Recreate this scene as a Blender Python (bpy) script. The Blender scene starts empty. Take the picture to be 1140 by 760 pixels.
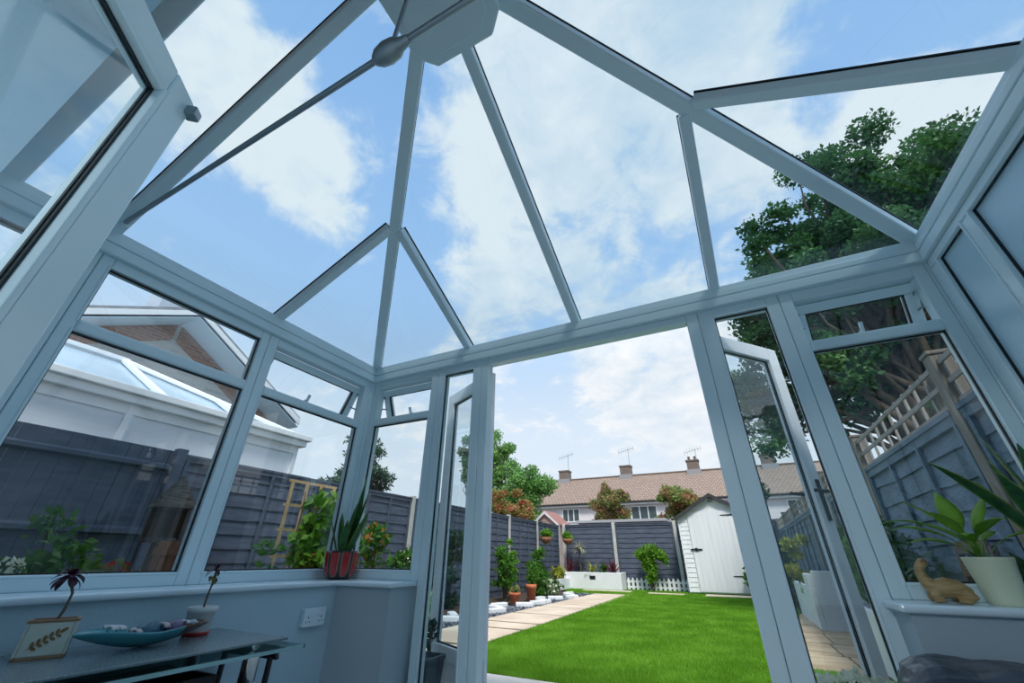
import bpy, math, random
import numpy as np
from mathutils import Vector, Matrix, Euler
random.seed(7)
rng = np.random.default_rng(7)
SC = bpy.context.scene
COL = SC.collection
PI = math.pi

# ------------------------------------------------------------------ helpers
class MB:
    """collects shapes in world coordinates and links them as ONE mesh object"""
    def __init__(s):
        s.v = []; s.f = []; s.sm = []; s.mi = []
    def add(s, vs, fs, smooth=False, mi=0):
        o = len(s.v)
        s.v += [tuple(v) for v in vs]
        for f in fs:
            s.f.append(tuple(i + o for i in f)); s.sm.append(smooth); s.mi.append(mi)
        return s
    def box(s, a, b, mi=0):
        x0, x1 = sorted((a[0], b[0])); y0, y1 = sorted((a[1], b[1])); z0, z1 = sorted((a[2], b[2]))
        vs = [(x0,y0,z0),(x1,y0,z0),(x1,y1,z0),(x0,y1,z0),(x0,y0,z1),(x1,y0,z1),(x1,y1,z1),(x0,y1,z1)]
        return s.add(vs, [(3,2,1,0),(4,5,6,7),(0,1,5,4),(1,2,6,5),(2,3,7,6),(3,0,4,7)], False, mi)
    def obox(s, o, ux, uy, uz, mi=0):
        o, ux, uy, uz = map(Vector, (o, ux, uy, uz))
        if ux.cross(uy).dot(uz) < 0:
            ux, uy = uy, ux
        vs = [o, o+ux, o+ux+uy, o+uy, o+uz, o+ux+uz, o+ux+uy+uz, o+uy+uz]
        return s.add(vs, [(3,2,1,0),(4,5,6,7),(0,1,5,4),(1,2,6,5),(2,3,7,6),(3,0,4,7)], False, mi)
    def bar(s, p, q, w, h, up=(0,0,1), lift=0.0, mi=0):
        """beam from p to q, w wide, h deep along up; lift moves it along up (0: p-q is the underside)"""
        p, q, up = Vector(p), Vector(q), Vector(up)
        d = (q-p).normalized()
        side = d.cross(up).normalized(); u = side.cross(d).normalized()
        return s.obox(p - side*w/2 + u*lift, q-p, side*w, u*h, mi)
    def tube(s, pts, r, n=8, mi=0, cap=True):
        pts = [Vector(p) for p in pts]
        rs = r if isinstance(r, (list, tuple)) else [r]*len(pts)
        vs = []; prev = None
        for i, p in enumerate(pts):
            t = (pts[min(i+1, len(pts)-1)] - pts[max(i-1, 0)]).normalized()
            a = Vector((0,0,1)) if abs(t.z) < .9 else Vector((1,0,0))
            if prev is None: e1 = t.cross(a).normalized()
            else:
                e1 = prev - t*prev.dot(t)
                e1 = e1.normalized() if e1.length > 1e-6 else t.cross(a).normalized()
            prev = e1; e2 = t.cross(e1)
            for k in range(n):
                an = 2*PI*k/n
                vs.append(p + (e1*math.cos(an) + e2*math.sin(an))*rs[i])
        fs = []
        for i in range(len(pts)-1):
            for k in range(n):
                fs.append((i*n+k, i*n+(k+1)%n, (i+1)*n+(k+1)%n, (i+1)*n+k))
        s.add(vs, fs, True, mi)
        if cap:
            m = len(pts)-1
            s.add(vs[:n], [tuple(reversed(range(n)))], False, mi)
            s.add(vs[m*n:], [tuple(range(n))], False, mi)
        return s
    def lathe(s, prof, c=(0,0,0), n=24, mi=0, smooth=True, sx=1, sy=1, rot=0):
        vs = []; fs = []; m = len(prof)
        for r, z in prof:
            for k in range(n):
                a = 2*PI*k/n + rot
                vs.append((c[0]+r*sx*math.cos(a), c[1]+r*sy*math.sin(a), c[2]+z))
        for i in range(m-1):
            for k in range(n):
                fs.append((i*n+k, i*n+(k+1)%n, (i+1)*n+(k+1)%n, (i+1)*n+k))
        s.add(vs, fs, smooth, mi)
        if prof[0][0] > 1e-5: s.add(vs[:n], [tuple(reversed(range(n)))], False, mi)
        if prof[-1][0] > 1e-5: s.add(vs[-n:], [tuple(range(n))], False, mi)
        return s
    def extr(s, poly, vec, mi=0):
        n = len(poly); vec = Vector(vec); a = [Vector(p) for p in poly]
        nn = Vector((0,0,0))
        for i in range(n): nn += a[i].cross(a[(i+1)%n])
        if nn.dot(vec) < 0: a.reverse()
        b = [p+vec for p in a]
        fs = [tuple(reversed(range(n))), tuple(range(n, 2*n))] + [(i, (i+1)%n, n+(i+1)%n, n+i) for i in range(n)]
        return s.add(a+b, fs, False, mi)
    def prism(s, poly, z0, z1, mi=0):
        return s.extr([(p[0], p[1], z0) for p in poly], (0,0,z1-z0), mi)
    def ball(s, c, r, n=10, jit=0.0, mi=0, smooth=True):
        if not isinstance(r, (list, tuple)): r = (r, r, r)
        vs = [(c[0], c[1], c[2]-r[2])]; m = max(4, n//2+1)
        for i in range(1, m):
            t = PI*i/m
            for k in range(n):
                a = 2*PI*k/n; j = 1+random.uniform(-jit, jit)
                vs.append((c[0]+r[0]*math.sin(t)*math.cos(a)*j, c[1]+r[1]*math.sin(t)*math.sin(a)*j, c[2]-r[2]*math.cos(t)*j))
        vs.append((c[0], c[1], c[2]+r[2])); fs = []
        for k in range(n): fs.append((0, 1+(k+1)%n, 1+k))
        for i in range(m-2):
            for k in range(n):
                fs.append((1+i*n+k, 1+i*n+(k+1)%n, 1+(i+1)*n+(k+1)%n, 1+(i+1)*n+k))
        e = len(vs)-1; b = 1+(m-2)*n
        for k in range(n): fs.append((e, b+k, b+(k+1)%n))
        return s.add(vs, fs, smooth, mi)
    def leaf(s, pts, width, up=(0,0,1), fold=.25, margin=None, mi=0):
        """a blade along pts, width given per point; margin: (fraction, material index) of its border"""
        pts = [Vector(p) for p in pts]; n = len(pts); vs = []
        for i, p in enumerate(pts):
            t = (pts[min(i+1,n-1)]-pts[max(i-1,0)]).normalized()
            side = t.cross(Vector(up))
            side = side.normalized() if side.length > 1e-4 else Vector((1,0,0))
            nor = side.cross(t).normalized(); w = width[i]
            fr = margin[0] if margin else .5
            for k in (-1, -(1-fr), 0, (1-fr), 1):
                vs.append(p + side*w*k + nor*w*fold*abs(k))
        for i in range(n-1):
            for k in range(4):
                m_ = margin[1] if margin and k in (0,3) else mi
                s.add([vs[i*5+k], vs[i*5+k+1], vs[(i+1)*5+k+1], vs[(i+1)*5+k]], [(0,1,2,3)], True, m_)
        return s
    def build(s, name, mat, parent=None, bevel=0, weld=False, solid=0, seg=2):
        me = bpy.data.meshes.new(name)
        off = Vector((0,0,0))
        if parent is not None:
            p = parent
            while p is not None: off += Vector(p.location); p = p.parent
        me.from_pydata([(v[0]-off.x, v[1]-off.y, v[2]-off.z) for v in s.v], [], s.f)
        me.polygons.foreach_set('use_smooth', s.sm)
        mats = mat if isinstance(mat, (list, tuple)) else [mat]
        for m in mats: me.materials.append(m)
        if len(mats) > 1: me.polygons.foreach_set('material_index', s.mi)
        me.update()
        o = bpy.data.objects.new(name, me); COL.objects.link(o)
        if parent is not None: o.parent = parent
        if weld or solid:
            m = o.modifiers.new('w', 'WELD'); m.merge_threshold = 1e-4
        if solid:
            m = o.modifiers.new('s', 'SOLIDIFY'); m.thickness = solid
        if bevel:
            m = o.modifiers.new('b', 'BEVEL'); m.width = bevel; m.segments = seg; m.limit_method = 'ANGLE'; m.angle_limit = .7
        return o

def tag(o, label=None, cat=None, group=None, kind=None):
    if label: o['label'] = label
    if cat: o['category'] = cat
    if group: o['group'] = group
    if kind: o['kind'] = kind
    return o
def thing(name, label, cat, loc=(0,0,0), group=None):
    o = bpy.data.objects.new(name, None); COL.objects.link(o)
    o.location = loc; o.empty_display_size = .1
    return tag(o, label, cat, group)
def struct(name, label=None, loc=(0,0,0)):
    o = bpy.data.objects.new(name, None); COL.objects.link(o)
    o.location = loc; o.empty_display_size = .1
    return tag(o, label, None, None, 'structure')
def copy_thing(o, loc, rz=0, label=None, parent=None, scale=None):
    c = o.copy(); COL.objects.link(c)
    if parent is None:
        c.location = loc; c.rotation_euler.z = rz
        if label: c['label'] = label
        if scale: c.scale = scale
    else: c.parent = parent
    for ch in [x for x in bpy.data.objects if x.parent == o]: copy_thing(ch, None, parent=c)
    return c

# ------------------------------------------------------------------ materials
def mat(name, col, rough=.5, col2=None, scale=8, detail=4, bump=0, bscale=None, metal=0, spec=.5, stretch=(1,1,1), lo=.35, hi=.65, coat=0, obj=True):
    m = bpy.data.materials.new(name); m.use_nodes = True
    nt = m.node_tree; b = nt.nodes['Principled BSDF']
    b.inputs['Roughness'].default_value = rough; b.inputs['Metallic'].default_value = metal
    b.inputs['Specular IOR Level'].default_value = spec
    if coat: b.inputs['Coat Weight'].default_value = coat
    b.inputs['Base Color'].default_value = (*col, 1)
    if col2 is not None or bump:
        tc = nt.nodes.new('ShaderNodeTexCoord'); mp = nt.nodes.new('ShaderNodeMapping')
        mp.inputs['Scale'].default_value = stretch
        nt.links.new(tc.outputs['Object' if obj else 'Generated'], mp.inputs[0])
        if col2 is not None:
            n = nt.nodes.new('ShaderNodeTexNoise'); n.inputs['Scale'].default_value = scale; n.inputs['Detail'].default_value = detail
            r = nt.nodes.new('ShaderNodeValToRGB')
            r.color_ramp.elements[0].position = lo; r.color_ramp.elements[1].position = hi
            r.color_ramp.elements[0].color = (*col, 1); r.color_ramp.elements[1].color = (*col2, 1)
            nt.links.new(mp.outputs[0], n.inputs['Vector']); nt.links.new(n.outputs['Fac'], r.inputs[0]); nt.links.new(r.outputs[0], b.inputs['Base Color'])
        if bump:
            n2 = nt.nodes.new('ShaderNodeTexNoise'); n2.inputs['Scale'].default_value = bscale or scale*3; n2.inputs['Detail'].default_value = 5
            bp = nt.nodes.new('ShaderNodeBump'); bp.inputs['Strength'].default_value = bump; bp.inputs['Distance'].default_value = .02
            nt.links.new(mp.outputs[0], n2.inputs['Vector']); nt.links.new(n2.outputs['Fac'], bp.inputs['Height']); nt.links.new(bp.outputs[0], b.inputs['Normal'])
    return m
def leafmat(name, c1, c2, c3=None, scale=3., trans=.35, rough=.5):
    m = mat(name, c1, rough, c2, scale, 3, spec=.3)
    nt = m.node_tree; b = nt.nodes['Principled BSDF']
    ramp = [n for n in nt.nodes if n.type == 'VALTORGB'][0]
    if c3:
        e = ramp.color_ramp.elements.new(.5); e.color = (*c3, 1)
    t = nt.nodes.new('ShaderNodeBsdfTranslucent'); mx = nt.nodes.new('ShaderNodeMixShader')
    mx.inputs[0].default_value = trans
    nt.links.new(ramp.outputs[0], t.inputs[0]); nt.links.new(b.outputs[0], mx.inputs[1]); nt.links.new(t.outputs[0], mx.inputs[2])
    nt.links.new(mx.outputs[0], nt.nodes['Material Output'].inputs[0])
    return m
def glassmat(name, tint, base=.05, peak=.75):
    m = bpy.data.materials.new(name); m.use_nodes = True; nt = m.node_tree
    nt.nodes.remove(nt.nodes['Principled BSDF'])
    tr = nt.nodes.new('ShaderNodeBsdfTransparent'); tr.inputs[0].default_value = (*tint, 1)
    gl = nt.nodes.new('ShaderNodeBsdfGlossy'); gl.inputs['Roughness'].default_value = .0
    lw = nt.nodes.new('ShaderNodeLayerWeight'); lw.inputs[0].default_value = .5
    pw = nt.nodes.new('ShaderNodeMath'); pw.operation = 'POWER'; pw.inputs[1].default_value = 4
    ma = nt.nodes.new('ShaderNodeMath'); ma.operation = 'MULTIPLY_ADD'; ma.inputs[1].default_value = peak; ma.inputs[2].default_value = base
    mx = nt.nodes.new('ShaderNodeMixShader')
    nt.links.new(lw.outputs['Facing'], pw.inputs[0]); nt.links.new(pw.outputs[0], ma.inputs[0]); nt.links.new(ma.outputs[0], mx.inputs[0])
    nt.links.new(tr.outputs[0], mx.inputs[1]); nt.links.new(gl.outputs[0], mx.inputs[2])
    nt.links.new(mx.outputs[0], nt.nodes['Material Output'].inputs[0])
    return m
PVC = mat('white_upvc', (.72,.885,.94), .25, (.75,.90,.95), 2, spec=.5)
PVCW = mat('white_upvc_outside', (.88,.91,.94), .3, (.90,.93,.95), 2)
PANEL = mat('panel_upvc', (.56,.78,.89), .3, (.59,.80,.91), 1.5)
GASK = mat('black_gasket', (.012,.02,.025), .5)
GLASS = glassmat('clear_glass', (.94,.975,.985))
ROOFGLASS = glassmat('roof_glass', (.80,.86,.89), .03, .35)
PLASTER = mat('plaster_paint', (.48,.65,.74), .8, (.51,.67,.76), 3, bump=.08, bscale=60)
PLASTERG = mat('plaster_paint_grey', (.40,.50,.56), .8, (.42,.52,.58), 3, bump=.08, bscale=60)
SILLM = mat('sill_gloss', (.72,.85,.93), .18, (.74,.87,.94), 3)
CHROME = mat('chrome', (.75,.78,.80), .12, metal=1)
GREYMETAL = mat('grey_metal', (.30,.36,.40), .35, metal=.6)
BLACK = mat('black_satin', (.012,.015,.02), .35)
BRICK_N = None
def brickmat(name, c1, c2, mortar, scale=1.0, mortar_size=.012, bw=.225, rh=.075, axes=(0,2), rough=.85):
    m = bpy.data.materials.new(name); m.use_nodes = True; nt = m.node_tree; b = nt.nodes['Principled BSDF']
    b.inputs['Roughness'].default_value = rough
    tc = nt.nodes.new('ShaderNodeTexCoord'); mp = nt.nodes.new('ShaderNodeCombineXYZ'); sx = nt.nodes.new('ShaderNodeSeparateXYZ')
    nt.links.new(tc.outputs['Object'], sx.inputs[0]); nt.links.new(sx.outputs[axes[0]], mp.inputs[0]); nt.links.new(sx.outputs[axes[1]], mp.inputs[1])
    br = nt.nodes.new('ShaderNodeTexBrick'); br.inputs['Scale'].default_value = scale
    br.inputs['Color1'].default_value = (*c1,1); br.inputs['Color2'].default_value = (*c2,1); br.inputs['Mortar'].default_value = (*mortar,1)
    br.inputs['Mortar Size'].default_value = mortar_size; br.inputs['Brick Width'].default_value = bw; br.inputs['Row Height'].default_value = rh
    nt.links.new(mp.outputs[0], br.inputs[0]); nt.links.new(br.outputs[0], b.inputs['Base Color'])
    return m

# ------------------------------------------------------------------ camera
CAM = Vector((0, 0, .80))
cam = bpy.data.cameras.new('camera'); co = bpy.data.objects.new('camera', cam); COL.objects.link(co)
R = Matrix.Rotation(math.radians(26.773), 3, 'Z') @ Matrix.Rotation(PI/2+math.radians(28.643), 3, 'X') @ Matrix.Rotation(math.radians(.459), 3, 'Z')
co.matrix_world = Matrix.Translation(CAM) @ R.to_4x4()
cam.sensor_fit = 'HORIZONTAL'; cam.sensor_width = 36; cam.lens = 36*441/1140; cam.clip_start = .02; cam.clip_end = 400
SC.camera = co

# ------------------------------------------------------------------ the conservatory's setting
XL, XR, YF = -2.49, 1.143, 2.30       # inner faces of the eaves beam
EZ = 2.255; PITCH = .485              # eaves height of the roof bars' underside, slope
XM = (XL+XR)/2; HALF = (XR-XL)/2; YR = YF-HALF; RZ = EZ+PITCH*HALF

o = MB().box((-2.8,-3,-.12),(1.3,2.42,0)).build('floor', mat('floor_tile',(.44,.44,.43),.4,(.50,.50,.49),4)); tag(o,'pale tiled floor of the conservatory',None,None,'structure')

def wall(name, mb, m, label, bevel=0):
    return tag(mb.build(name, m, None, bevel), label, None, None, 'structure')
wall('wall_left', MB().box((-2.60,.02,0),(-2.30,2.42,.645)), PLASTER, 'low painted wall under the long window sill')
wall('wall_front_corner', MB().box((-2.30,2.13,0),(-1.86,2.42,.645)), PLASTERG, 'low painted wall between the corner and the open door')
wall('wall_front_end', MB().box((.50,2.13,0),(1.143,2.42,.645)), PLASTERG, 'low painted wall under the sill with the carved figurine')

# window sills, rounded front edge
def sill(name, poly, label):
    o = MB().prism(poly, .640, .668).build(name, SILLM, None, .011, seg=3)
    return tag(o, label, None, None, 'structure')
sill('trim_1', [(-2.54,.05),(-2.265,.05),(-2.265,2.095),(-1.835,2.095),(-1.835,2.36),(-2.54,2.36)], 'glossy white window sill turning the corner beside the red pot')
sill('trim_2', [(.475,2.36),(.475,2.105),(1.16,2.105),(1.16,2.36)], 'glossy white window sill carrying the cream ribbed pot')

# frame helpers in wall coordinates: u along the wall, v up, d outwards
ML = lambda u, v, d: (-2.52-d, u, v)
MF = lambda u, v, d: (u, 2.33+d, v)
MR = lambda u, v, d: (1.16+d, u, v)
def fbox(mb, M, u0, u1, v0, v1, d0, d1): return mb.box(M(u0,v0,d0), M(u1,v1,d1))
def ring(mb, M, u0, u1, v0, v1, wl, wr, wb, wt, d0, d1):
    fbox(mb,M,u0,u0+wl,v0,v1,d0,d1); fbox(mb,M,u1-wr,u1,v0,v1,d0,d1)
    fbox(mb,M,u0+wl,u1-wr,v0,v0+wb,d0,d1); fbox(mb,M,u0+wl,u1-wr,v1-wt,v1,d0,d1)
def glazing(par, M, u0, u1, v0, v1, d=.03, name='pane', g=.006, m=None):
    mb = MB(); ring(mb, M, u0-.004, u1+.004, v0-.004, v1+.004, .004+g, .004+g, .004+g, .004+g, d-.014, d-.002)
    mb.build('gasket', GASK, par)
    fbox(MB(), M, u0-.003, u1+.003, v0-.003, v1+.003, d, d+.006).build(name, m or GLASS, par)
def bead(mb, M, u0, u1, v0, v1, w=.012, d0=-.004, d1=.014):
    ring(mb, M, u0-.012, u1+.012, v0-.012, v1+.012, w, w, w, w, d0, d1)

Z0, Z1 = .668, 2.125
def window(n, M, u0, u1, glass, label, transom=1.735, zb=Z0, gb=.727, gt=2.065, sash=None, loc=(0,0,0), tw=.058, extra=None):
    """one glazed unit: outer frame, transom, panes; sash = degrees the top light is pushed out"""
    w = struct('window_%d' % n, label, loc)
    g0, g1 = glass
    f = MB(); ring(f, M, u0+.0001, u1-.0001, zb, Z1, g0-u0, u1-g1, gb-zb, Z1-gt, 0, .07)
    f.build('frame', PVC, w, .005)
    if transom:
        t = MB(); fbox(t, M, g0, g1, transom-tw/2, transom+tw/2, -.008, .06); t.build('transom', PVC, w, .012, seg=3)
        glazing(w, M, g0, g1, gb, transom-tw/2)
        if sash is None: glazing(w, M, g0, g1, transom+tw/2, gt)
    else: glazing(w, M, g0, g1, gb, gt)
    b = MB()
    if transom: bead(b, M, g0, g1, gb, transom-tw/2)
    else: bead(b, M, g0, g1, gb, gt)
    if transom and sash is None: bead(b, M, g0, g1, transom+tw/2, gt)
    b.build('glazing_bead', PVC, w, .004)
    if sash is not None:
        a = math.radians(sash); s0, s1 = g0-.006, g1+.006; zt = gt-.012; H = zt-(transom+tw/2)+.03; piv = .045
        def MS(u, v, d):   # v measured down from the hinge line
            return M(u, zt - v*math.cos(a) - d*math.sin(a)*-1*0 - d*0, 0) if False else M(u, zt - v*math.cos(a) + d*math.sin(a), piv + v*math.sin(a) + d*math.cos(a))
        def sb(mb, ua, ub, va, vb, da, db):
            p = Vector(MS(ua,va,da)); mb.obox(p, Vector(MS(ub,va,da))-p, Vector(MS(ua,vb,da))-p, Vector(MS(ua,va,db))-p)
        st = .052
        s = MB(); sb(s,s0,s1,0,st,0,.06); sb(s,s0,s1,H-st,H,0,.06); sb(s,s0,s0+st,st,H-st,0,.06); sb(s,s1-st,s1,st,H-st,0,.06)
        so = s.build('sash', PVC, w, .006)
        gk = MB()
        for (ua,ub,va,vb) in ((s0+st,s1-st,st,st+.007),(s0+st,s1-st,H-st-.007,H-st),(s0+st,s0+st+.007,st,H-st),(s1-st-.007,s1-st,st,H-st)): sb(gk,ua,ub,va,vb,.012,.03)
        gk.build('gasket', GASK, so)
        p = MB(); sb(p, s0+st-.003, s1-st+.003, st-.003, H-st+.003, .03, .036); p.build('pane', GLASS, so)
        hd = MB(); um = (s0+s1)/2; sb(hd, um-.012, um+.012, H-.075, H-.005, -.012, 0); sb(hd, um-.008, um+.008, H-.12, H-.03, -.03, -.012)
        hd.build('handle', PVC, so, .003)
        for ue in (g0+.012, g1-.012):
            t = MB(); t.tube([M(ue, transom+tw/2+.10, .05), MS(ue, H*.55, .03)], .006, 6); t.tube([M(ue, zt-.05, .05), MS(ue, H*.35, .03)], .005, 6)
            t.build('stay', GREYMETAL, w)
    return w
window(1, ML, .02, .449, (.085,.40), 'narrow glazed unit of the long side beside the house wall', 1.735)
window(2, ML, .451, 1.359, (.502,1.305), 'wide fixed window of the long side looking at the birdhouse', 1.735)
window(3, ML, 1.361, 2.312, (1.424,2.242), 'long side window beside the corner with its top light pushed open', 1.74, sash=24)
window(4, MF, -2.50, -1.829, (-2.44,-1.892), 'narrow front window above the red pot with its top light pushed open', 1.765, sash=24)
window(5, MF, -1.827, -1.435, (-1.764,-1.502), 'tall clear sidelight between the corner window and the doorway', None, 0, .14)
window(6, MF, .09, .511, (.173,.447), 'tall clear sidelight beside the open door leaf with the handle', None, 0, .14)
window(7, MF, .513, 1.150, (.574,1.096), 'front window over the carved figurine with its top light pushed open', 1.782, sash=20)
# corner posts and door frame
def trim(n, mb, label, m=PVC, bevel=.006): return tag(mb.build('trim_%d' % n, m, None, bevel), label, None, None, 'structure')
trim(3, MB().box((-2.60,2.31,.668),(-2.50,2.42,2.125)), 'corner post joining the two window walls')
trim(8, MB().box((1.151,2.331,0),(1.26,2.42,2.125)), 'corner post between the figurine window and the panelled wall')
trim(4, MB().box((-1.433,2.33,0),(-1.371,2.40,2.125)).box((.02,2.33,0),(.088,2.40,2.125)).box((-1.371,2.33,2.078),(.02,2.40,2.125)).box((-1.371,2.33,0),(.02,2.40,.03)), 'white frame of the open doorway')

# eaves beam: stepped profile along the three glazed or panelled sides
def eaves(n, label, f):
    mb = MB()
    for d0, d1, z0, z1 in ((0,.16,2.125,2.178),(.006,.16,2.178,2.186),(0,.16,2.186,2.222),(.012,.16,2.222,2.262)): f(mb, d0, d1, z0, z1)
    trim(n, mb, label, PVC, .004)
eaves(5, 'eaves beam above the long window wall', lambda m,a,b,z0,z1: m.box((XL-b,.02,z0),(XL-a,YF+a,z1)))
eaves(6, 'eaves beam above the doorway wall', lambda m,a,b,z0,z1: m.box((XL-b,YF+a,z0),(XR+b,YF+b,z1)))
eaves(7, 'eaves beam above the white panelled wall', lambda m,a,b,z0,z1: m.box((XR+a,.02,z0),(XR+b,YF+a,z1)))

# panelled wall: frame and flat infill panels
wr = struct('wall_right', 'solid white panelled side wall')
f = MB()
fbox(f,MR,.02,2.33,2.08,2.125,0,.07); fbox(f,MR,.02,2.33,0,.10,0,.07)
for u0, u1 in ((2.24,2.33),(1.91,1.985),(.95,1.03),(.02,.09)): fbox(f,MR,u0,u1,.10,2.08,0,.07)
f.build('panel_frame', PVC, wr, .008)
for u0, u1 in ((1.985,2.24),(1.03,1.91),(.09,.95)):
    gk = MB(); ring(gk,MR,u0,u1,.10,2.08,.006,.006,.006,.006,.012,.03); gk.build('gasket', GASK, wr)
    fbox(MB(),MR,u0,u1,.10,2.08,.022,.05).build('infill_panel', PANEL, wr)
    b = MB(); ring(b,MR,u0-.010,u1+.010,.09,2.09,.014,.014,.014,.014,-.006,.014); b.build('glazing_bead', PVC, wr, .004)

# house wall behind the camera: plaster below the roof, brick above, opening where the photographer stands
HB = brickmat('house_brick', (.20,.115,.085), (.26,.15,.11), (.28,.26,.24))
wall('wall_back', MB().box((-2.65,-.30,0),(-1.32,.02,2.3)).box((1.02,-.30,0),(1.3,.02,2.3)).box((-1.32,-.30,2.12),(1.02,.02,2.3)), PLASTER, 'house wall with the wide opening into the conservatory')
wall('wall_house', MB().box((-5.0,-.30,2.3),(3.4,.02,6.4)).box((-5.0,-.30,-.12),(-2.65,.02,2.3)).box((1.3,-.30,-.12),(3.4,.02,2.3)), HB, 'brick rear wall of the house above the glass roof')
wall('wall_room', MB().box((-2.65,-3.1,0),(1.3,-3,2.5)).box((-2.75,-3,0),(-2.65,-.3,2.5)).box((1.3,-3,0),(1.4,-.3,2.5)).box((-2.65,-3,2.5),(1.3,-.3,2.6)), PLASTER, 'plain walls of the room behind the opening')

# glass roof
roof = struct('ceiling', 'hipped glass roof with white bars meeting at an octagonal ridge cap')
def rz(d): return EZ + PITCH*d
def raft(name, p, q, w, up, h=.06):
    p, q = Vector(p), Vector(q); p = p-(q-p).normalized()*.055
    mb = MB(); mb.bar(p, q, w, h, up); r = mb.build(name, PVC, roof, .01, seg=3)
    MB().bar(p, q, w+.006, .007, up, lift=h).build('gasket', GASK, r)
    return r
upL = (-PITCH,0,1); upF = (0,PITCH,1); upR = (PITCH,0,1)
upL = (-PITCH, 0, 1)
raft('hip_rafter', (XL,YF,EZ), (XM,YR,RZ), .072, (-PITCH,PITCH,2), .055)
raft('hip_rafter', (XR,YF,EZ), (XM,YR,RZ), .072, (PITCH,PITCH,2), .055)
raft('ridge', (XM,.02,RZ-.02), (XM,YR+.02,RZ-.02), .10, (0,0,1), .08)
for y in (.436,):
    raft('rafter', (XL,y,EZ), (XM,y,RZ), .062, (-PITCH,0,1)); raft('rafter', (XR,y,EZ), (XM,y,RZ), .062, (PITCH,0,1))
raft('wall_bar', (XL,.062,EZ), (XM,.062,RZ), .085, (-PITCH,0,1)); raft('wall_bar', (XR,.062,EZ), (XM,.062,RZ), .085, (PITCH,0,1))
raft('rafter', (XM,YF,EZ), (XM,YR,RZ), .058, (0,PITCH,1))
J = .925
raft('jack_rafter', (XL,YF-J,EZ), (XL+J-.03,YF-J,rz(J-.03)), .056, (-PITCH,0,1)); raft('jack_rafter', (XR,YF-J,EZ), (XR-J+.03,YF-J,rz(J-.03)), .056, (PITCH,0,1))
raft('jack_rafter', (XL+J,YF,EZ), (XL+J,YF-J+.03,rz(J-.03)), .056, (0,PITCH,1)); raft('jack_rafter', (XR-J,YF,EZ), (XR-J,YF-J+.03,rz(J-.03)), .056, (0,PITCH,1))
gz = .066; e = -.10
def rg(poly): MB().extr(poly, (0,0,.008)).build('roof_glass', ROOFGLASS, roof)
zz = lambda d: EZ + PITCH*d + gz
rg([(XL+e,.02,zz(e)),(XL+e,YF-e,zz(e)),(XM,YR,zz(HALF)),(XM,.02,zz(HALF))])
rg([(XR-e,.02,zz(e)),(XM,.02,zz(HALF)),(XM,YR,zz(HALF)),(XR-e,YF-e,zz(e))])
rg([(XL+e,YF-e,zz(e)),(XR-e,YF-e,zz(e)),(XM,YR,zz(HALF))])
# octagonal ridge cap with a raised centre plate
def octo(k, yc=.565):
    pts = []
    for x, y in ((-.155,.235),(.155,.235),(.235,.155),(.235,-.155),(.155,-.235),(-.155,-.235),(-.235,-.155),(-.235,.155)): pts.append((XM+x*k, yc+y*k))
    return pts
cp = MB(); cp.prism(octo(1), 2.955, 3.01); c0 = cp.build('ridge_cap', PVC, roof, .012, seg=3)
MB().prism(octo(.80), 2.940, 2.956).build('cap_plate', PVC, c0, .006)

# tie bar across the roof
tb = thing('ceiling_tie_bar', 'thin steel tie rod crossing under the glass roof through a bullet shaped boss', 'tie bar', (-.70,.44,2.30))
MB().tube([(-2.47,.44,2.285),(-.76,.44,2.29)], .011, 10).build('rod', GREYMETAL, tb)
MB().tube([(-.64,.44,2.30),(1.13,.44,2.29)], .011, 10).build('rod', GREYMETAL, tb)
MB().tube([(-.76,.44,2.29),(-.755,.44,2.29),(-.735,.44,2.292),(-.70,.44,2.293),(-.665,.44,2.294),(-.648,.44,2.295),(-.61,.44,2.297)], [.012,.018,.030,.036,.032,.022,.014], 14).build('boss', GREYMETAL, tb)
MB().tube([(-.69,.44,2.30),(-.69,.45,2.97)], .008, 8).build('drop_rod', GREYMETAL, tb)
MB().tube([(-2.47,.44,2.285),(-2.43,.44,2.285)], .022, 10).build('end_bracket', PVC, tb)
MB().tube([(1.09,.44,2.29),(1.13,.44,2.29)], .022, 10).build('end_bracket', PVC, tb)

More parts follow.
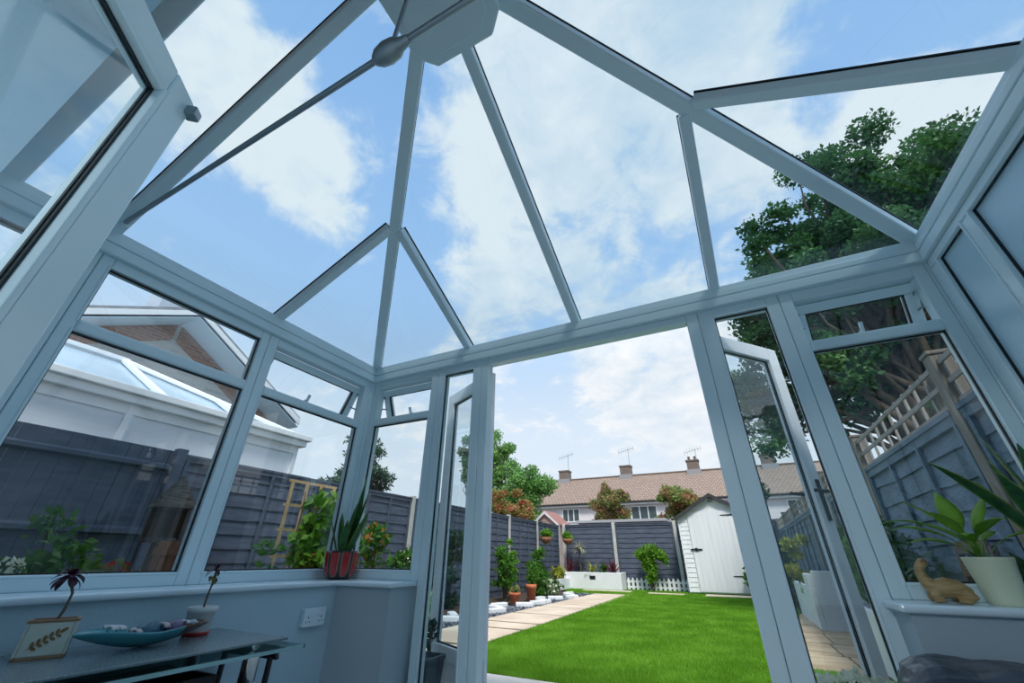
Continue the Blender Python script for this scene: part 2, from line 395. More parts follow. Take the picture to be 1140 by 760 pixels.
# ------------------------------------------------------------------ doors
def door_leaf(n, hinge, dirv, width, zb, zt, label, m=PVC, st=.085, glass_b=.26, mid=None, th=.055, handle=None, top=.085, outer=None):
    """leaf standing on its hinge line; dirv: horizontal direction from hinge to free edge"""
    d = Vector((dirv[0], dirv[1], 0)).normalized(); nrm = Vector((-d.y, d.x, 0)); H = Vector((hinge[0], hinge[1], 0))
    w = struct('door_%d' % n, label, (hinge[0], hinge[1], zb))
    def bx(mb, u0, u1, v0, v1, d0, d1):
        p = H + d*u0 + nrm*d0 + Vector((0,0,v0)); mb.obox(p, d*(u1-u0), nrm*(d1-d0), Vector((0,0,v1-v0)))
    h = th/2
    f = MB(); bx(f,0,st,zb,zt,-h,h); bx(f,width-st,width,zb,zt,-h,h); bx(f,st,width-st,zt-top,zt,-h,h); bx(f,st,width-st,zb,zb+st,-h,h)
    if glass_b > zb+st+.05: bx(f,st,width-st,glass_b-.07,glass_b,-h,h)
    f.build('leaf_frame', m, w, .007)
    for sd in (-1, 1):
        b = MB(); lo = h-.006; hi = h+.006
        u0, u1, v0, v1 = st, width-st, glass_b, zt-top
        for (a0,a1,b0,b1) in ((u0-.012,u0+.010,v0-.012,v1+.012),(u1-.010,u1+.012,v0-.012,v1+.012),(u0+.010,u1-.010,v0-.012,v0+.010),(u0+.010,u1-.010,v1-.010,v1+.012)):
            bx(b,a0,a1,b0,b1, sd*(h-.022), sd*h-.0*sd)
        b.build('glazing_bead', m, w, .003)
        g = MB()
        for (a0,a1,b0,b1) in ((u0+.010,u0+.016,v0+.01,v1-.01),(u1-.016,u1-.010,v0+.01,v1-.01),(u0+.010,u1-.010,v0+.010,v0+.016),(u0+.010,u1-.010,v1-.016,v1-.010)):
            bx(g,a0,a1,b0,b1, sd*.003, sd*.007)
        g.build('gasket', GASK, w)
    p = MB(); bx(p, st, width-st, glass_b, zt-top, -.003, .003); p.build('pane', GLASS, w)
    if glass_b > zb+st+.05:
        p = MB(); bx(p, st, width-st, zb+st, glass_b-.07, -.012, .012); p.build('kick_panel', m, w)
    for hz in (zb+.2, (zb+zt)/2, zt-.2):
        q = MB(); c = H + d*-.006; q.tube([(c.x,c.y,hz-.05),(c.x,c.y,hz+.05)], .009, 10); q.build('hinge', m, w)
    if handle:
        hh = struct('x') if False else None
        for sd in (-1, 1):
            q = MB(); bx(q, width-st/2-.014, width-st/2+.014, handle-.11, handle+.11, sd*h, sd*(h+.010))
            ho = q.build('handle_plate', BLACK, w, .004)
            q = MB(); bx(q, width-st/2-.009, width-st/2+.009, handle+.03, handle+.048, sd*(h+.010), sd*(h+.05)); bx(q, width-st/2-.11, width-st/2+.009, handle+.03, handle+.048, sd*(h+.036), sd*(h+.05))
            q.build('lever', BLACK, ho, .004)
    return w, bx
door_leaf(1, (-1.385,2.425), (-.882,.471), .675, .05, 2.052, 'white glazed door leaf folded back beside the corner sidelight', m=PVCW, glass_b=.30)
door_leaf(2, (.048,2.43), (.65,.76), .70, .05, 2.055, 'white glazed door leaf with black lever handle', m=PVCW, glass_b=.30, handle=1.10)
w3, bx3 = door_leaf(3, (-.89,-.25), (-.64,.77), .58, .02, 2.05, 'white glazed house door swung in close to the camera', glass_b=.40, st=.10, top=.10)
q = MB(); bx3(q, .555, .59, 1.985, 2.02, -.055, -.02); q.build('catch', GREYMETAL, w3, .005)

# ------------------------------------------------------------------ vegetation helpers
def leaf_cloud(name, pts, size, m, parent=None, ratio=.5, up=.3, var=.4, dirs=None, droop=0):
    """many small pointed leaves, one mesh; pts: n x 3 world points"""
    pts = np.asarray(pts, float); n = len(pts)
    d = rng.normal(size=(n,3)) if dirs is None else np.asarray(dirs, float) + rng.normal(size=(n,3))*.35
    d[:,2] += up - droop
    d /= np.linalg.norm(d, axis=1)[:,None]
    a = rng.normal(size=(n,3)); s = np.cross(d, a); s /= np.linalg.norm(s, axis=1)[:,None]
    nn = np.cross(s, d)
    L = size*(1+rng.uniform(-var, var, n))[:,None]; W = L*ratio*.5
    base = pts; tip = pts + d*L - nn*L*.12
    l = pts + d*L*.45 + s*W + nn*L*.06; r = pts + d*L*.45 - s*W + nn*L*.06; mid = pts + d*L*.5
    v = np.stack([base, l, tip, r, mid], 1).reshape(-1, 3)
    off = np.zeros(3); p = parent
    while p is not None: off += np.array(p.location); p = p.parent
    v = v - off
    me = bpy.data.meshes.new(name); me.vertices.add(n*5); me.vertices.foreach_set('co', v.ravel())
    idx = (np.arange(n)[:,None]*5 + np.array([0,4,1, 1,4,2, 2,4,3, 3,4,0])[None]).ravel()
    me.loops.add(n*12); me.loops.foreach_set('vertex_index', idx)
    me.polygons.add(n*4); me.polygons.foreach_set('loop_start', np.arange(n*4)*3); me.polygons.foreach_set('loop_total', np.full(n*4, 3))
    me.polygons.foreach_set('use_smooth', np.ones(n*4, bool))
    me.materials.append(m); me.update(); me.validate()
    o = bpy.data.objects.new(name, me); COL.objects.link(o)
    if parent is not None: o.parent = parent
    return o
def in_blobs(blobs, n, shell=.55):
    """points in a set of ellipsoids (centre, radii), denser towards the outside"""
    w = np.array([b[1][0]*b[1][1]+b[1][1]*b[1][2]+b[1][0]*b[1][2] for b in blobs]); w = w/w.sum()
    k = rng.choice(len(blobs), n, p=w)
    d = rng.normal(size=(n,3)); d /= np.linalg.norm(d, axis=1)[:,None]
    r = shell + (1-shell)*rng.uniform(0,1,n)**.7
    c = np.array([b[0] for b in blobs])[k]; q = np.array([b[1] for b in blobs])[k]
    return c + d*q*r[:,None]
def clumps(center, rad, n, r0, r1, seed, squash=.75, fill=.0):
    rg_ = np.random.default_rng(seed); out = []
    for i in range(n):
        d = rg_.normal(size=3); d /= np.linalg.norm(d)
        rr = fill + (1-fill)*rg_.uniform(0,1)**.45
        r = rg_.uniform(r0, r1)
        out.append((np.array(center)+d*np.array(rad)*rr, (r, r, r*squash)))
    return out
def wig(p, q, n=6, amp=.03, seed=0):
    r = random.Random(seed); p, q = Vector(p), Vector(q); L = (q-p).length
    return [p.lerp(q, i/(n-1)) + (Vector((r.uniform(-1,1), r.uniform(-1,1), r.uniform(-.4,.4)))*amp*L if 0 < i < n-1 else Vector((0,0,0))) for i in range(n)]
def arc_leaf(base, az, elev, length, bend, n=9):
    """points of a blade leaving base at azimuth/elevation and bending down by bend radians"""
    pts = [Vector(base)]; e = elev
    for i in range(n-1):
        e -= bend/(n-1)*(.5+i/(n-1))
        pts.append(pts[-1] + Vector((math.cos(az)*math.cos(e), math.sin(az)*math.cos(e), math.sin(e)))*length/(n-1))
    return pts
def shape_w(n, w, peak=.45, base=.35):
    out = []
    for i in range(n):
        t = i/(n-1)
        out.append(w*(base+(1-base)*math.sin(PI/2*min(1, t/peak))) if t < peak else w*max(.02, math.cos(PI/2*((t-peak)/(1-peak))**1.3)))
    return out

# ------------------------------------------------------------------ inside: table and its things
TT = .50
GREYTOP = mat('speckled_grey_glass', (.13,.185,.21), .22, (.21,.27,.295), 180, 2)
EDGE = mat('glass_edge', (.25,.45,.48), .08, coat=.5)
SHEET = glassmat('green_glass', (.62,.80,.80), .10, .6)
tb = thing('side_table', 'low glass topped table with chrome legs along the painted wall', 'table', (-1.98,.85,0))
MB().box((-2.27,.25,TT-.010),(-1.775,1.435,TT)).build('speckled_top', GREYTOP, tb, .003)
MB().box((-2.285,.22,TT-.034),(-1.70,1.455,TT-.022)).build('glass_sheet', SHEET, tb, .003)
g = MB()
for a, b in (((-2.286,.215,TT-.034),(-2.2795,1.46,TT-.022)),((-1.7005,.215,TT-.034),(-1.695,1.46,TT-.022)),((-2.286,1.4545,TT-.034),(-1.695,1.46,TT-.022)),((-2.286,.215,TT-.034),(-1.695,.2205,TT-.022))): g.box(a, b)
g.build('polished_edge', EDGE, tb)
for x in (-2.20,-1.82):
    for y in (.32,1.32):
        l = MB(); l.lathe([(.026,0),(.026,.35),(.024,.355),(.024,.368),(.030,.37),(.030,TT-.0345)], (x,y,0), 20); l.build('leg', CHROME, tb)
        l = MB(); l.lathe([(.020,TT-.0215),(.020,TT-.0105)], (x,y,0), 16); l.build('spacer', CHROME, tb)
MB().box((-2.25,.27,.20),(-1.73,1.40,.215)).build('shelf', BLACK, tb, .003)
# dark storage box under the glass
bx_ = thing('storage_box', 'black open box standing on the shelf under the glass table', 'box', (-2.05,1.02,.216))
b = MB(); b.box((-2.22,.87,.216),(-1.88,.885,.40)).box((-2.22,1.225,.216),(-1.88,1.24,.40)).box((-2.22,.885,.216),(-2.205,1.225,.40)).box((-1.895,.885,.216),(-1.88,1.225,.40)); b.build('side', BLACK, bx_, .002)
MB().box((-2.205,.885,.216),(-1.895,1.225,.226)).build('base', BLACK, bx_)
bd = thing('folded_board', 'dark folded chair back leaning beneath the end of the glass table', 'chair', (-2.12,1.50,0))
b = MB(); b.obox((-2.26,1.475,.40),(.36,.02,0),(0,.02,.0),(-.02,.0,.06)); b.build('back_rail', BLACK, bd, .006)
for x in (-2.25,-1.93):
    l = MB(); l.tube([(x,1.49,0),(x,1.49,.41)], .012, 10); l.build('leg', BLACK, bd)

# square planter with painted leaf motif and a dark rosette on a bare stem
CREAM = mat('glazed_cream', (.56,.58,.50), .3, (.62,.63,.55), 12)
TERRAB = mat('brown_rim', (.30,.17,.09), .5)
SOIL = mat('soil', (.045,.03,.02), .95, (.09,.06,.04), 60, bump=.5)
MOTIF = mat('painted_leaf', (.22,.13,.04), .5)
STEM = mat('brown_stem', (.13,.10,.07), .7)
AEON = leafmat('aeonium_leaf', (.05,.015,.04), (.12,.03,.07), scale=20, trans=.1)
AEONG = leafmat('aeonium_green', (.10,.10,.05), (.16,.09,.07), scale=20, trans=.1)
def rot2(c, a): 
    ca, sa = math.cos(a), math.sin(a)
    return lambda x, y, z: (c[0]+x*ca-y*sa, c[1]+x*sa+y*ca, c[2]+z)
def square_planter():
    c = (-2.13,.775,TT); t = thing('square_planter', 'square cream planter with painted brown leaves on the glass table', 'planter', c); F = rot2(c, math.radians(-24))
    # local x faces the camera side
    b = MB(); o_ = []; hx, hy, H = .036, .062, .108
    for (x0,x1,y0,y1) in ((-hx,hx,-hy,-hy+.008),(-hx,hx,hy-.008,hy),(-hx,-hx+.008,-hy+.008,hy-.008),(hx-.008,hx,-hy+.008,hy-.008)):
        p = Vector(F(x0,y0,.008)); b.obox(p, Vector(F(x1,y0,.008))-p, Vector(F(x0,y1,.008))-p, (0,0,H-.016))
    b.build('body', CREAM, t, .003)
    for z0, z1, e_ in ((0,.008,.001),(H-.008,H,.002)):
        r = MB()
        for (x0,x1,y0,y1) in ((-hx-e_,hx+e_,-hy-e_,-hy+.009),(-hx-e_,hx+e_,hy-.009,hy+e_),(-hx-e_,-hx+.009,-hy+.009,hy-.009),(hx-.009,hx+e_,-hy+.009,hy-.009)):
            p = Vector(F(x0,y0,z0)); r.obox(p, Vector(F(x1,y0,z0))-p, Vector(F(x0,y1,z0))-p, (0,0,z1-z0))
        r.build('rim' if z0 else 'foot_band', TERRAB, t, .002)
    p = Vector(F(-hx+.007,-hy+.007,.004)); MB().obox(p, Vector(F(hx-.007,-hy+.007,.004))-p, Vector(F(-hx+.007,hy-.007,.004))-p, (0,0,.088)).build('soil', SOIL, t)
    mo = MB()
    def spray(y, z, ang, L, w):
        vs = []
        for k in range(10):
            a = 2*PI*k/10; lx = L*.5*(1+math.cos(a)); lw = w*math.sin(a)
            vs.append(Vector(F(hx+.0002, y+lx*math.cos(ang)-lw*math.sin(ang), z+lx*math.sin(ang)+lw*math.cos(ang))))
        mo.extr(vs, Vector(F(.0012,0,0))-Vector(F(0,0,0)))
    for i in range(5):
        y = -.028+i*.012; z = .034+i*.008
        spray(y, z, 1.5, .016, .0045); spray(y, z, -.5, .016, .0045)
    spray(.026,.070,.62,.022,.0055); spray(-.040,.026,.62,.082,.0012)
    mo.build('leaf_motif', MOTIF, t)
    st = MB(); top = Vector((-2.135,.762,.735)); st.tube([(-2.135,.775,.585),(-2.130,.785,.63),(-2.125,.785,.68),top], [.005,.0045,.004,.006], 8); s_ = st.build('stem', STEM, t)
    return t, top
def rosette(par, c, r, n, m, name='rosette', droop=.5, w=.35):
    l = MB()
    for i in range(n):
        az = i*2.4; k = i/n; el = 1.15-1.5*k-droop*k*.4
        pts = arc_leaf(c, az, el, r*(.55+.5*k), .5+droop, 7)
        l.leaf(pts, shape_w(7, r*w*.5, .6, .3), fold=.15)
    return l.build(name, m, par)
t, top = square_planter(); rosette(t, top, .062, 26, AEON)
# round pot on a red saucer
c = (-2.145,1.262,TT); t = thing('round_pot', 'small pale round pot on a red saucer with a drooping stem plant', 'plant pot', c)
MB().lathe([(.0,.006),(.043,.006),(.046,.012),(.052,.082),(.056,.084),(.057,.104),(.053,.105),(.050,.094),(0,.094)], c, 28).build('pot', mat('pale_glaze',(.62,.66,.66),.35,(.68,.71,.70),9), t)
MB().lathe([(0,.0),(.046,0),(.053,.014),(.050,.015),(.045,.006),(0,.006)], c, 28).build('saucer', mat('red_plastic',(.42,.03,.03),.35), t)
MB().lathe([(0,.096),(.05,.096)], c, 20).build('soil', SOIL, t)
top = Vector((-2.155,1.272,.765)); s = MB(); s.tube([(-2.145,1.262,.59),(-2.15,1.266,.64),(-2.148,1.272,.70),top], [.0045,.004,.004,.005], 8); s.build('stem', STEM, t)
rosette(t, top+Vector((0,0,-.02)), .05, 16, AEON, 'rosette', .3, .28)
rosette(t, Vector((-2.149,1.27,.715)), .045, 9, leafmat('wilting_leaf',(.30,.20,.10),(.20,.16,.07),scale=30,trans=.2), 'wilted_leaves', 1.6, .34)
# boat shaped dish with shells and stones
DISHB = mat('turquoise_glaze', (.06,.30,.36), .18, (.08,.36,.42), 6, coat=.4)
DISHN = mat('brown_glaze', (.10,.05,.025), .25, coat=.3)
dc = Vector((-2.06,1.03,TT)); dd = Vector((.06,1,0)).normalized(); ds = Vector((dd.y,-dd.x,0))
t = thing('boat_dish', 'long turquoise and brown boat shaped dish of shells on the glass table', 'dish', dc)
def dish_pt(u, v, lift=0):   # u -1..1 along, v -1..1 across
    w = .095*max(0, 1-abs(u)**2.2)**.75 + .002; L = .215
    z = .006 + .054*abs(u)**1.7 + .046*abs(v)**1.8*(1-abs(u)**3)
    return dc + dd*(u*L) + ds*(v*w) + Vector((0,0,z+lift))
def dish_half(ua, ub, m, name):
    mb = MB(); nu, nv = 16, 10; vs = []; fs = []
    for sgn in (0, -.006):
        for i in range(nu+1):
            for j in range(nv+1):
                vs.append(dish_pt(ua+(ub-ua)*i/nu, -1+2*j/nv, sgn))
    K = (nu+1)*(nv+1)
    for i in range(nu):
        for j in range(nv):
            a = i*(nv+1)+j; q = (a, a+1, a+nv+2, a+nv+1)
            fs.append(q); fs.append(tuple(reversed([x+K for x in q])))
    for i in range(nu):
        for j in (0, nv):
            a = i*(nv+1)+j; b_ = a+nv+1; q = (a, b_, b_+K, a+K); fs.append(q if j == 0 else tuple(reversed(q)))
    mb.add(vs, fs, True); return mb.build(name, m, t)
dish_half(-1, .42, DISHB, 'turquoise_bowl'); dish_half(.42, 1, DISHN, 'brown_end')
SH = [mat('shell_%s' % n_, c_, .35, c2_, 40) for n_, c_, c2_ in (('pearl',(.50,.55,.58),(.62,.66,.68)),('blue',(.02,.08,.14),(.05,.16,.22)),('pink',(.48,.36,.38),(.56,.45,.46)),('purple',(.14,.09,.18),(.22,.15,.26)),('grey',(.34,.40,.44),(.44,.50,.53)))]
sh_names = ['pale pearl shell', 'dark blue polished stone', 'pinkish shell', 'purple amethyst stone', 'greyish blue pebble']
def shell(u, v, r, k, lab, up=0.0):
    c_ = dish_pt(u, v, r*.62+up)
    mb = MB(); n = 14
    if k in (0, 2):   # ribbed fan shell
        vs = [c_+Vector((0,0,0))]; m_ = 9
        for ring_ in range(1, 5):
            for i in range(m_*2+1):
                a = -1.3+2.6*i/(m_*2); rr = r*1.25*ring_/4*(1+.05*(i%2))
                vs.append(c_ - dd*r*.6 + dd*rr*math.cos(a) + ds*rr*math.sin(a) + Vector((0,0,r*.55*math.sin(PI*min(1,ring_/4.6)))))
        w_ = m_*2+1; fs = [(0, 1+i, 2+i) for i in range(w_-1)]
        for q_ in range(3):
            for i in range(w_-1):
                a = 1+q_*w_+i; fs.append((a, a+w_, a+w_+1, a+1))
        mb.add(vs, fs, True); o_ = mb.build('shell', SH[k], None, solid=.004)
    else:
        mb.ball((c_.x,c_.y,c_.z), (r*.9, r*1.1, r*.75), n, .10); o_ = mb.build('stone', SH[k], None)
    return tag(o_, lab, 'shell' if k in (0,2) else 'stone', 'shells and stones in the boat dish')
for a in ((-.55,.1,.026,0,'pale pearl shell nearest the turquoise end of the boat dish'),(-.36,-.35,.024,0,'pearl fan shell against the far side of the boat dish'),(-.22,.3,.022,2,'small pinkish shell in front of the blue stone'),(-.12,-.25,.022,4,'grey blue pebble beside the dark stone'),
          (.02,.0,.034,1,'large dark blue stone standing highest in the dish'),(.24,-.1,.030,2,'broad pink shell beside the large dark stone'),(.42,.05,.026,3,'purple stone at the brown end of the dish'),(.58,.0,.020,0,'little pale shell on the brown end'),(.70,.05,.014,4,'tiny grey pebble furthest along the brown tip')):
    shell(a[0], a[1], a[2]*1.3, a[3], a[4], up=.010)

# double wall socket
t = thing('wall_socket', 'white double power socket with two switches on the painted wall', 'socket', (-2.30,1.98,.49))
MB().box((-2.299,1.907,.449),(-2.272,2.053,.535)).build('back_box', PANEL, t, .003)
MB().box((-2.272,1.905,.447),(-2.266,2.055,.537)).build('face_plate', SILLM, t, .003)
for y in (1.955,2.005): MB().box((-2.267,y-.008,.500),(-2.261,y+.008,.524)).build('switch', SILLM, t, .002)
for y in (1.936,2.024):
    h_ = MB(); h_.box((-2.2665,y-.003,.488),(-2.2655,y+.003,.496)).box((-2.2665,y-.014,.468),(-2.2655,y-.008,.474)).box((-2.2665,y+.008,.468),(-2.2655,y+.014,.474)); h_.build('pin_holes', BLACK, t)

# red striped pot with a snake plant in the sill corner
REDG = mat('red_glaze', (.36,.010,.012), .25, (.44,.02,.02), 10, coat=.4); DARKG = mat('dark_glaze', (.035,.02,.02), .3)
ARCH = mat('arch_outline', (.30,.22,.16), .4)
def red_pot():
    c = (-2.385,2.21,.6685); t = thing('red_pot', 'red pot with dark arched panels on the sill corner', 'plant pot', c)
    prof = [(.0,.0),(.070,0),(.085,.014),(.098,.06),(.104,.12),(.105,.165),(.100,.167),(.096,.157),(.094,.14),(0,.14)]
    MB().lathe(prof, c, 36).build('pot', DARKG, t)
    a_ = MB(); e_ = MB()
    def surf(r_, z): 
        for (r0,z0),(r1,z1) in zip(prof, prof[1:6]):
            if z0 <= z <= z1: return r0+(r1-r0)*(z-z0)/(z1-z0)+r_
        return .105+r_
    for k in range(9):
        az = 2*PI*k/9 + .2
        for hw, off, mb in ((.80,.0012,e_),(.62,.0024,a_)):
            rows = 8; vs = []; z0, z1 = .017+(.8-hw)*.03, .155
            for i in range(rows+1):
                z = z0+(z1-z0)*i/rows; wv = hw*PI/9*min(1, math.sqrt(max(0,1-(1-min(1,(i+.6)/3.2))**2)))
                for j in range(7):
                    a = az + wv*(j/3-1); r_ = surf(off, z); vs.append((c[0]+r_*math.cos(a), c[1]+r_*math.sin(a), c[2]+z))
            fs = [(i*7+j, i*7+j+1, (i+1)*7+j+1, (i+1)*7+j) for i in range(rows) for j in range(6)]
            mb.add(vs, fs, True)
    e_.build('arch_outline', ARCH, t); a_.build('red_panel', REDG, t)
    MB().lathe([(0,.144),(.095,.144)], c, 24).build('soil', SOIL, t)
    return t
t = red_pot()
SNAKE = leafmat('snake_leaf', (.02,.10,.04), (.05,.18,.06), scale=30, trans=.08, rough=.3); SNAKEM = leafmat('snake_margin', (.16,.24,.05), (.22,.30,.07), scale=30, trans=.1, rough=.35)
def snake_leaf(par, base, az, el, L, w, bend, twist=0):
    w *= 1.35
    pts = arc_leaf(base, az, el, L, bend, 12); a = az+PI/2+twist
    MB().leaf(pts, shape_w(12, w, .45, .55), up=(math.cos(az+twist), math.sin(az+twist), .15), fold=.30, margin=(.16,1)).build('blade', [SNAKE, SNAKEM], par, solid=.003)
for dx, dy, az, el, L, w, bd_ in ((0,.01,.4,1.46,.50,.026,.06),(.02,0,1.2,1.36,.44,.018,.05),(-.02,.0,3.2,1.42,.27,.020,.15),(.03,-.01,.15,1.15,.30,.020,.1),(0,-.02,4.6,1.40,.24,.020,.1),(.03,.02,.9,1.25,.26,.019,.1),(-.01,.03,2.0,1.45,.33,.020,.1),(-.03,-.02,3.9,1.25,.22,.018,.1),(.015,-.03,5.6,1.30,.22,.017,.2),(.04,.0,6.0,1.05,.20,.016,.1)):
    snake_leaf(t, (-2.385+dx,2.21+dy,.811), az, el, L, w, bd_)

# carved figurine: a resting animal with its neck raised
WOODF = mat('carved_wood', (.34,.21,.08), .45, (.48,.33,.15), 25, stretch=(1,1,4), bump=.15, bscale=60)
t = thing('carved_figurine', 'brown carved resting animal with raised neck on the sill', 'figurine', (.655,2.22,.668))
def fig():
    b = MB(); c = Vector((.655,2.225,.668))
    b.tube([c+Vector(p) for p in ((.068,0,.018),(.060,0,.030),(.035,0,.042),(.005,0,.047),(-.020,0,.046),(-.038,0,.052),(-.050,.0,.072),(-.054,0,.095),(-.050,0,.112),(-.040,0,.124),(-.030,0,.130),(-.022,0,.131))],
           [.006,.020,.032,.035,.032,.027,.019,.0155,.015,.0155,.014,.009], 14)
    for sy in (-1,1):
        b.tube([c+Vector(p) for p in ((.045,.018*sy,.035),(.058,.026*sy,.020),(.040,.030*sy,.010),(.012,.031*sy,.009))], [.018,.016,.011,.007], 10)
        b.tube([c+Vector(p) for p in ((-.030,.016*sy,.040),(-.044,.022*sy,.020),(-.046,.024*sy,.010),(-.020,.026*sy,.0085))], [.016,.013,.010,.007], 10)
    o_ = b.build('body', WOODF, t); r_ = o_.modifiers.new('r','REMESH'); r_.mode = 'VOXEL'; r_.voxel_size = .0035; r_.use_smooth_shade = True
    s_ = o_.modifiers.new('s','SMOOTH'); s_.factor = .5; s_.iterations = 3
    for sy in (-1,1):
        e_ = MB(); e_.leaf([c+Vector((-.040,.010*sy,.128)), c+Vector((-.036,.016*sy,.138)), c+Vector((-.030,.019*sy,.143))], [.006,.007,.001], fold=.2); e_.build('ear', WOODF, t, solid=.003)
        e_ = MB(); e_.ball(c+Vector((-.028,.0125*sy,.131)), .0025, 8); e_.build('eye', BLACK, t)
fig()
# ribbed cream pot with a broad leaved green plant
RIB = mat('cream_ribbed_glaze', (.74,.80,.58), .35, (.78,.84,.62), 8)
c = (.805,2.225,.668); t = thing('ribbed_pot', 'cream ribbed tapered pot with a broad leaved green plant', 'plant pot', c)
prof = [(0,0),(.046,0),(.048,.002)]
for i in range(15):
    z = .008+i*.0088; r_ = .048+.018*z/.14; prof += [(r_,z),(r_+.003,z+.0044)]
prof += [(.067,.140),(.069,.146),(.064,.147),(.061,.136),(0,.134)]
MB().lathe(prof, c, 40).build('pot', RIB, t); MB().lathe([(0,.136),(.0615,.136)], c, 24).build('soil', SOIL, t)
LILY = leafmat('lily_leaf', (.20,.42,.04), (.34,.60,.08), scale=12, trans=.45, rough=.35)
def lily(par, base, az, el, L, w, bend):
    L *= 1.2; w *= 1.1
    pts = arc_leaf(base, az, el, L, bend, 12); ws = []
    for i in range(12):
        t_ = i/11; ws.append(.003 if t_ < .38 else w*max(.03, math.sin(PI*((t_-.38)/.62)**.75)))
    MB().leaf(pts, ws, fold=-.25).build('leaf', LILY, par, solid=.0015)
bz = Vector(c)+Vector((-.01,0,.135))
for az, el, L, w, bd_ in ((3.3,1.05,.24,.020,1.5),(3.05,1.15,.27,.017,1.6),(3.6,.75,.22,.020,1.2),(2.6,1.3,.24,.022,.9),(.4,1.45,.22,.026,.9),(1.5,1.45,.24,.030,.8),(5.0,1.2,.22,.026,1.5),(4.3,.95,.20,.022,1.4),(.9,1.1,.20,.024,1.5),(5.8,1.0,.22,.024,1.5),(2.2,1.2,.20,.022,1.3),(3.9,1.25,.21,.022,1.2)):
    lily(t, bz+Vector((random.uniform(-.02,.02),random.uniform(-.02,.02),0)), az, el, L, w, bd_)
# second snake plant, standing on the sofa side by the panelled wall
c = (1.03,2.215,.668); t = thing('dark_planter', 'dark planter with yellow edged snake plant blades beside the panelled wall', 'plant pot', c)
MB().lathe([(0,0),(.060,0),(.066,.05),(.072,.12),(.075,.15),(.070,.151),(.066,.135),(0,.13)], c, 32).build('pot', DARKG, t); MB().lathe([(0,.132),(.066,.132)], c, 20).build('soil', SOIL, t)
for dx, dy, az, el, L, w, bd_ in ((-.02,-.01,3.55,1.05,.46,.022,.55),(0,-.03,3.9,.95,.36,.024,.15),(.0,0,3.2,1.35,.36,.024,.1),(.02,.0,2.8,1.42,.46,.026,.1),(.02,-.02,4.4,1.25,.40,.026,.1),(-.02,.02,3.3,1.15,.30,.022,.1),(.03,.02,1.2,1.45,.42,.024,.1),(.03,-.03,5.0,1.3,.34,.024,.1)):
    snake_leaf(t, (c[0]+dx,c[1]+dy,c[2]+.13), az, el, L, w, bd_)

# dark leather sofa along the panelled wall; its far arm shows
LEATH = mat('dark_leather', (.022,.028,.042), .33, (.04,.05,.07), 5, bump=.6, bscale=9)
t = thing('leather_sofa', 'dark crinkled leather sofa standing against the panelled wall', 'sofa', (.75,1.4,0))
def cushion(name, a, b, puff, seed, wr_=.012):
    nx = 22; vs = []; fs = []; r_ = np.random.default_rng(seed)
    m = MB(); m.box(a, b); o_ = m.build(name, LEATH, t)
    bv = o_.modifiers.new('b','BEVEL'); bv.width = puff; bv.segments = 4
    sb_ = o_.modifiers.new('s','SUBSURF'); sb_.subdivision_type = 'SIMPLE'; sb_.levels = 4; sb_.render_levels = 4
    tx = bpy.data.textures.new(name+'_crease', 'CLOUDS'); tx.noise_scale = .11; tx.noise_depth = 2
    dp = o_.modifiers.new('d','DISPLACE'); dp.texture = tx; dp.strength = wr_*3; dp.mid_level = .5; dp.texture_coords = 'GLOBAL'
    return o_
cushion('base', (.42,.55,.10),(1.10,1.95,.30), .04, 1, .004)
cushion('seat_cushion', (.40,.62,.30),(.95,1.28,.44), .05, 2); cushion('seat_cushion', (.40,1.285,.30),(.95,1.83,.44), .05, 3)
cushion('back_cushion', (.93,.60,.38),(1.11,1.83,.62), .06, 4)
cushion('arm', (.36,1.76,.08),(1.10,2.03,.545), .09, 5, .013); cushion('arm', (.40,.44,.08),(1.10,.62,.505), .07, 6, .012)
for x in (.47,1.05):
    for y in (.52,1.95):
        l = MB(); l.lathe([(.018,0),(.024,.12)], (x,y,0), 14); l.build('foot', BLACK, t)

# ------------------------------------------------------------------ garden ground
GZ = -.10
EARTH = mat('earth', (.06,.045,.03), .95, (.10,.08,.05), 3, bump=.4, bscale=20)
LAWN = mat('lawn_turf', (.10,.24,.016), .9, (.13,.30,.03), 1.6, 8, bump=.7, bscale=60)
o = MB().box((-40,-6,-.30),(25,60,-.135)).build('ground', EARTH); tag(o, 'garden soil and ground around the lawn', None, None, 'structure')
lawn_poly = [(-2.88,3.95),(.30,3.95),(.42,5.5),(.30,6.5),(.55,8.6),(.86,10.8),(1.05,13.0),(1.2,15.6),(-3.6,15.6),(-5.2,13.6),(-3.15,13.35),(-2.88,7.5)]
# lawn wraps right to the doorway's right side (dark strip in front of the tan slabs)
o = MB().prism([(-2.88,3.95),(1.25,3.95),(1.25,5.35),(.40,5.45),(.30,6.5),(.55,8.6),(.86,10.8),(1.05,13.0),(1.25,15.65),(-3.6,15.65),(-5.3,14.8),(-4.9,13.45),(-3.0,13.45),(-2.88,7.5)], -.134, GZ).build('lawn', LAWN); tag(o, 'bright green mown lawn', None, None, 'structure')
def in_poly(P, poly):
    x, y = P[:,0], P[:,1]; c = np.zeros(len(P), bool); j = len(poly)-1
    for i in range(len(poly)):
        xi, yi = poly[i]; xj, yj = poly[j]
        c ^= ((yi > y) != (yj > y)) & (x < (xj-xi)*(y-yi)/(yj-yi+1e-12)+xi); j = i
    return c
GRASS = leafmat('grass_blade', (.13,.32,.018), (.22,.46,.04), (.17,.38,.026), scale=2.2, trans=.35, rough=.5)
lp = [(-2.90,3.93),(1.25,3.93),(1.25,5.37),(.42,5.47),(.32,6.5),(.57,8.6),(.88,10.8),(1.07,13.0),(1.25,15.65),(-3.6,15.65),(-5.3,14.8),(-4.9,13.45),(-3.02,13.45),(-2.90,7.5)]
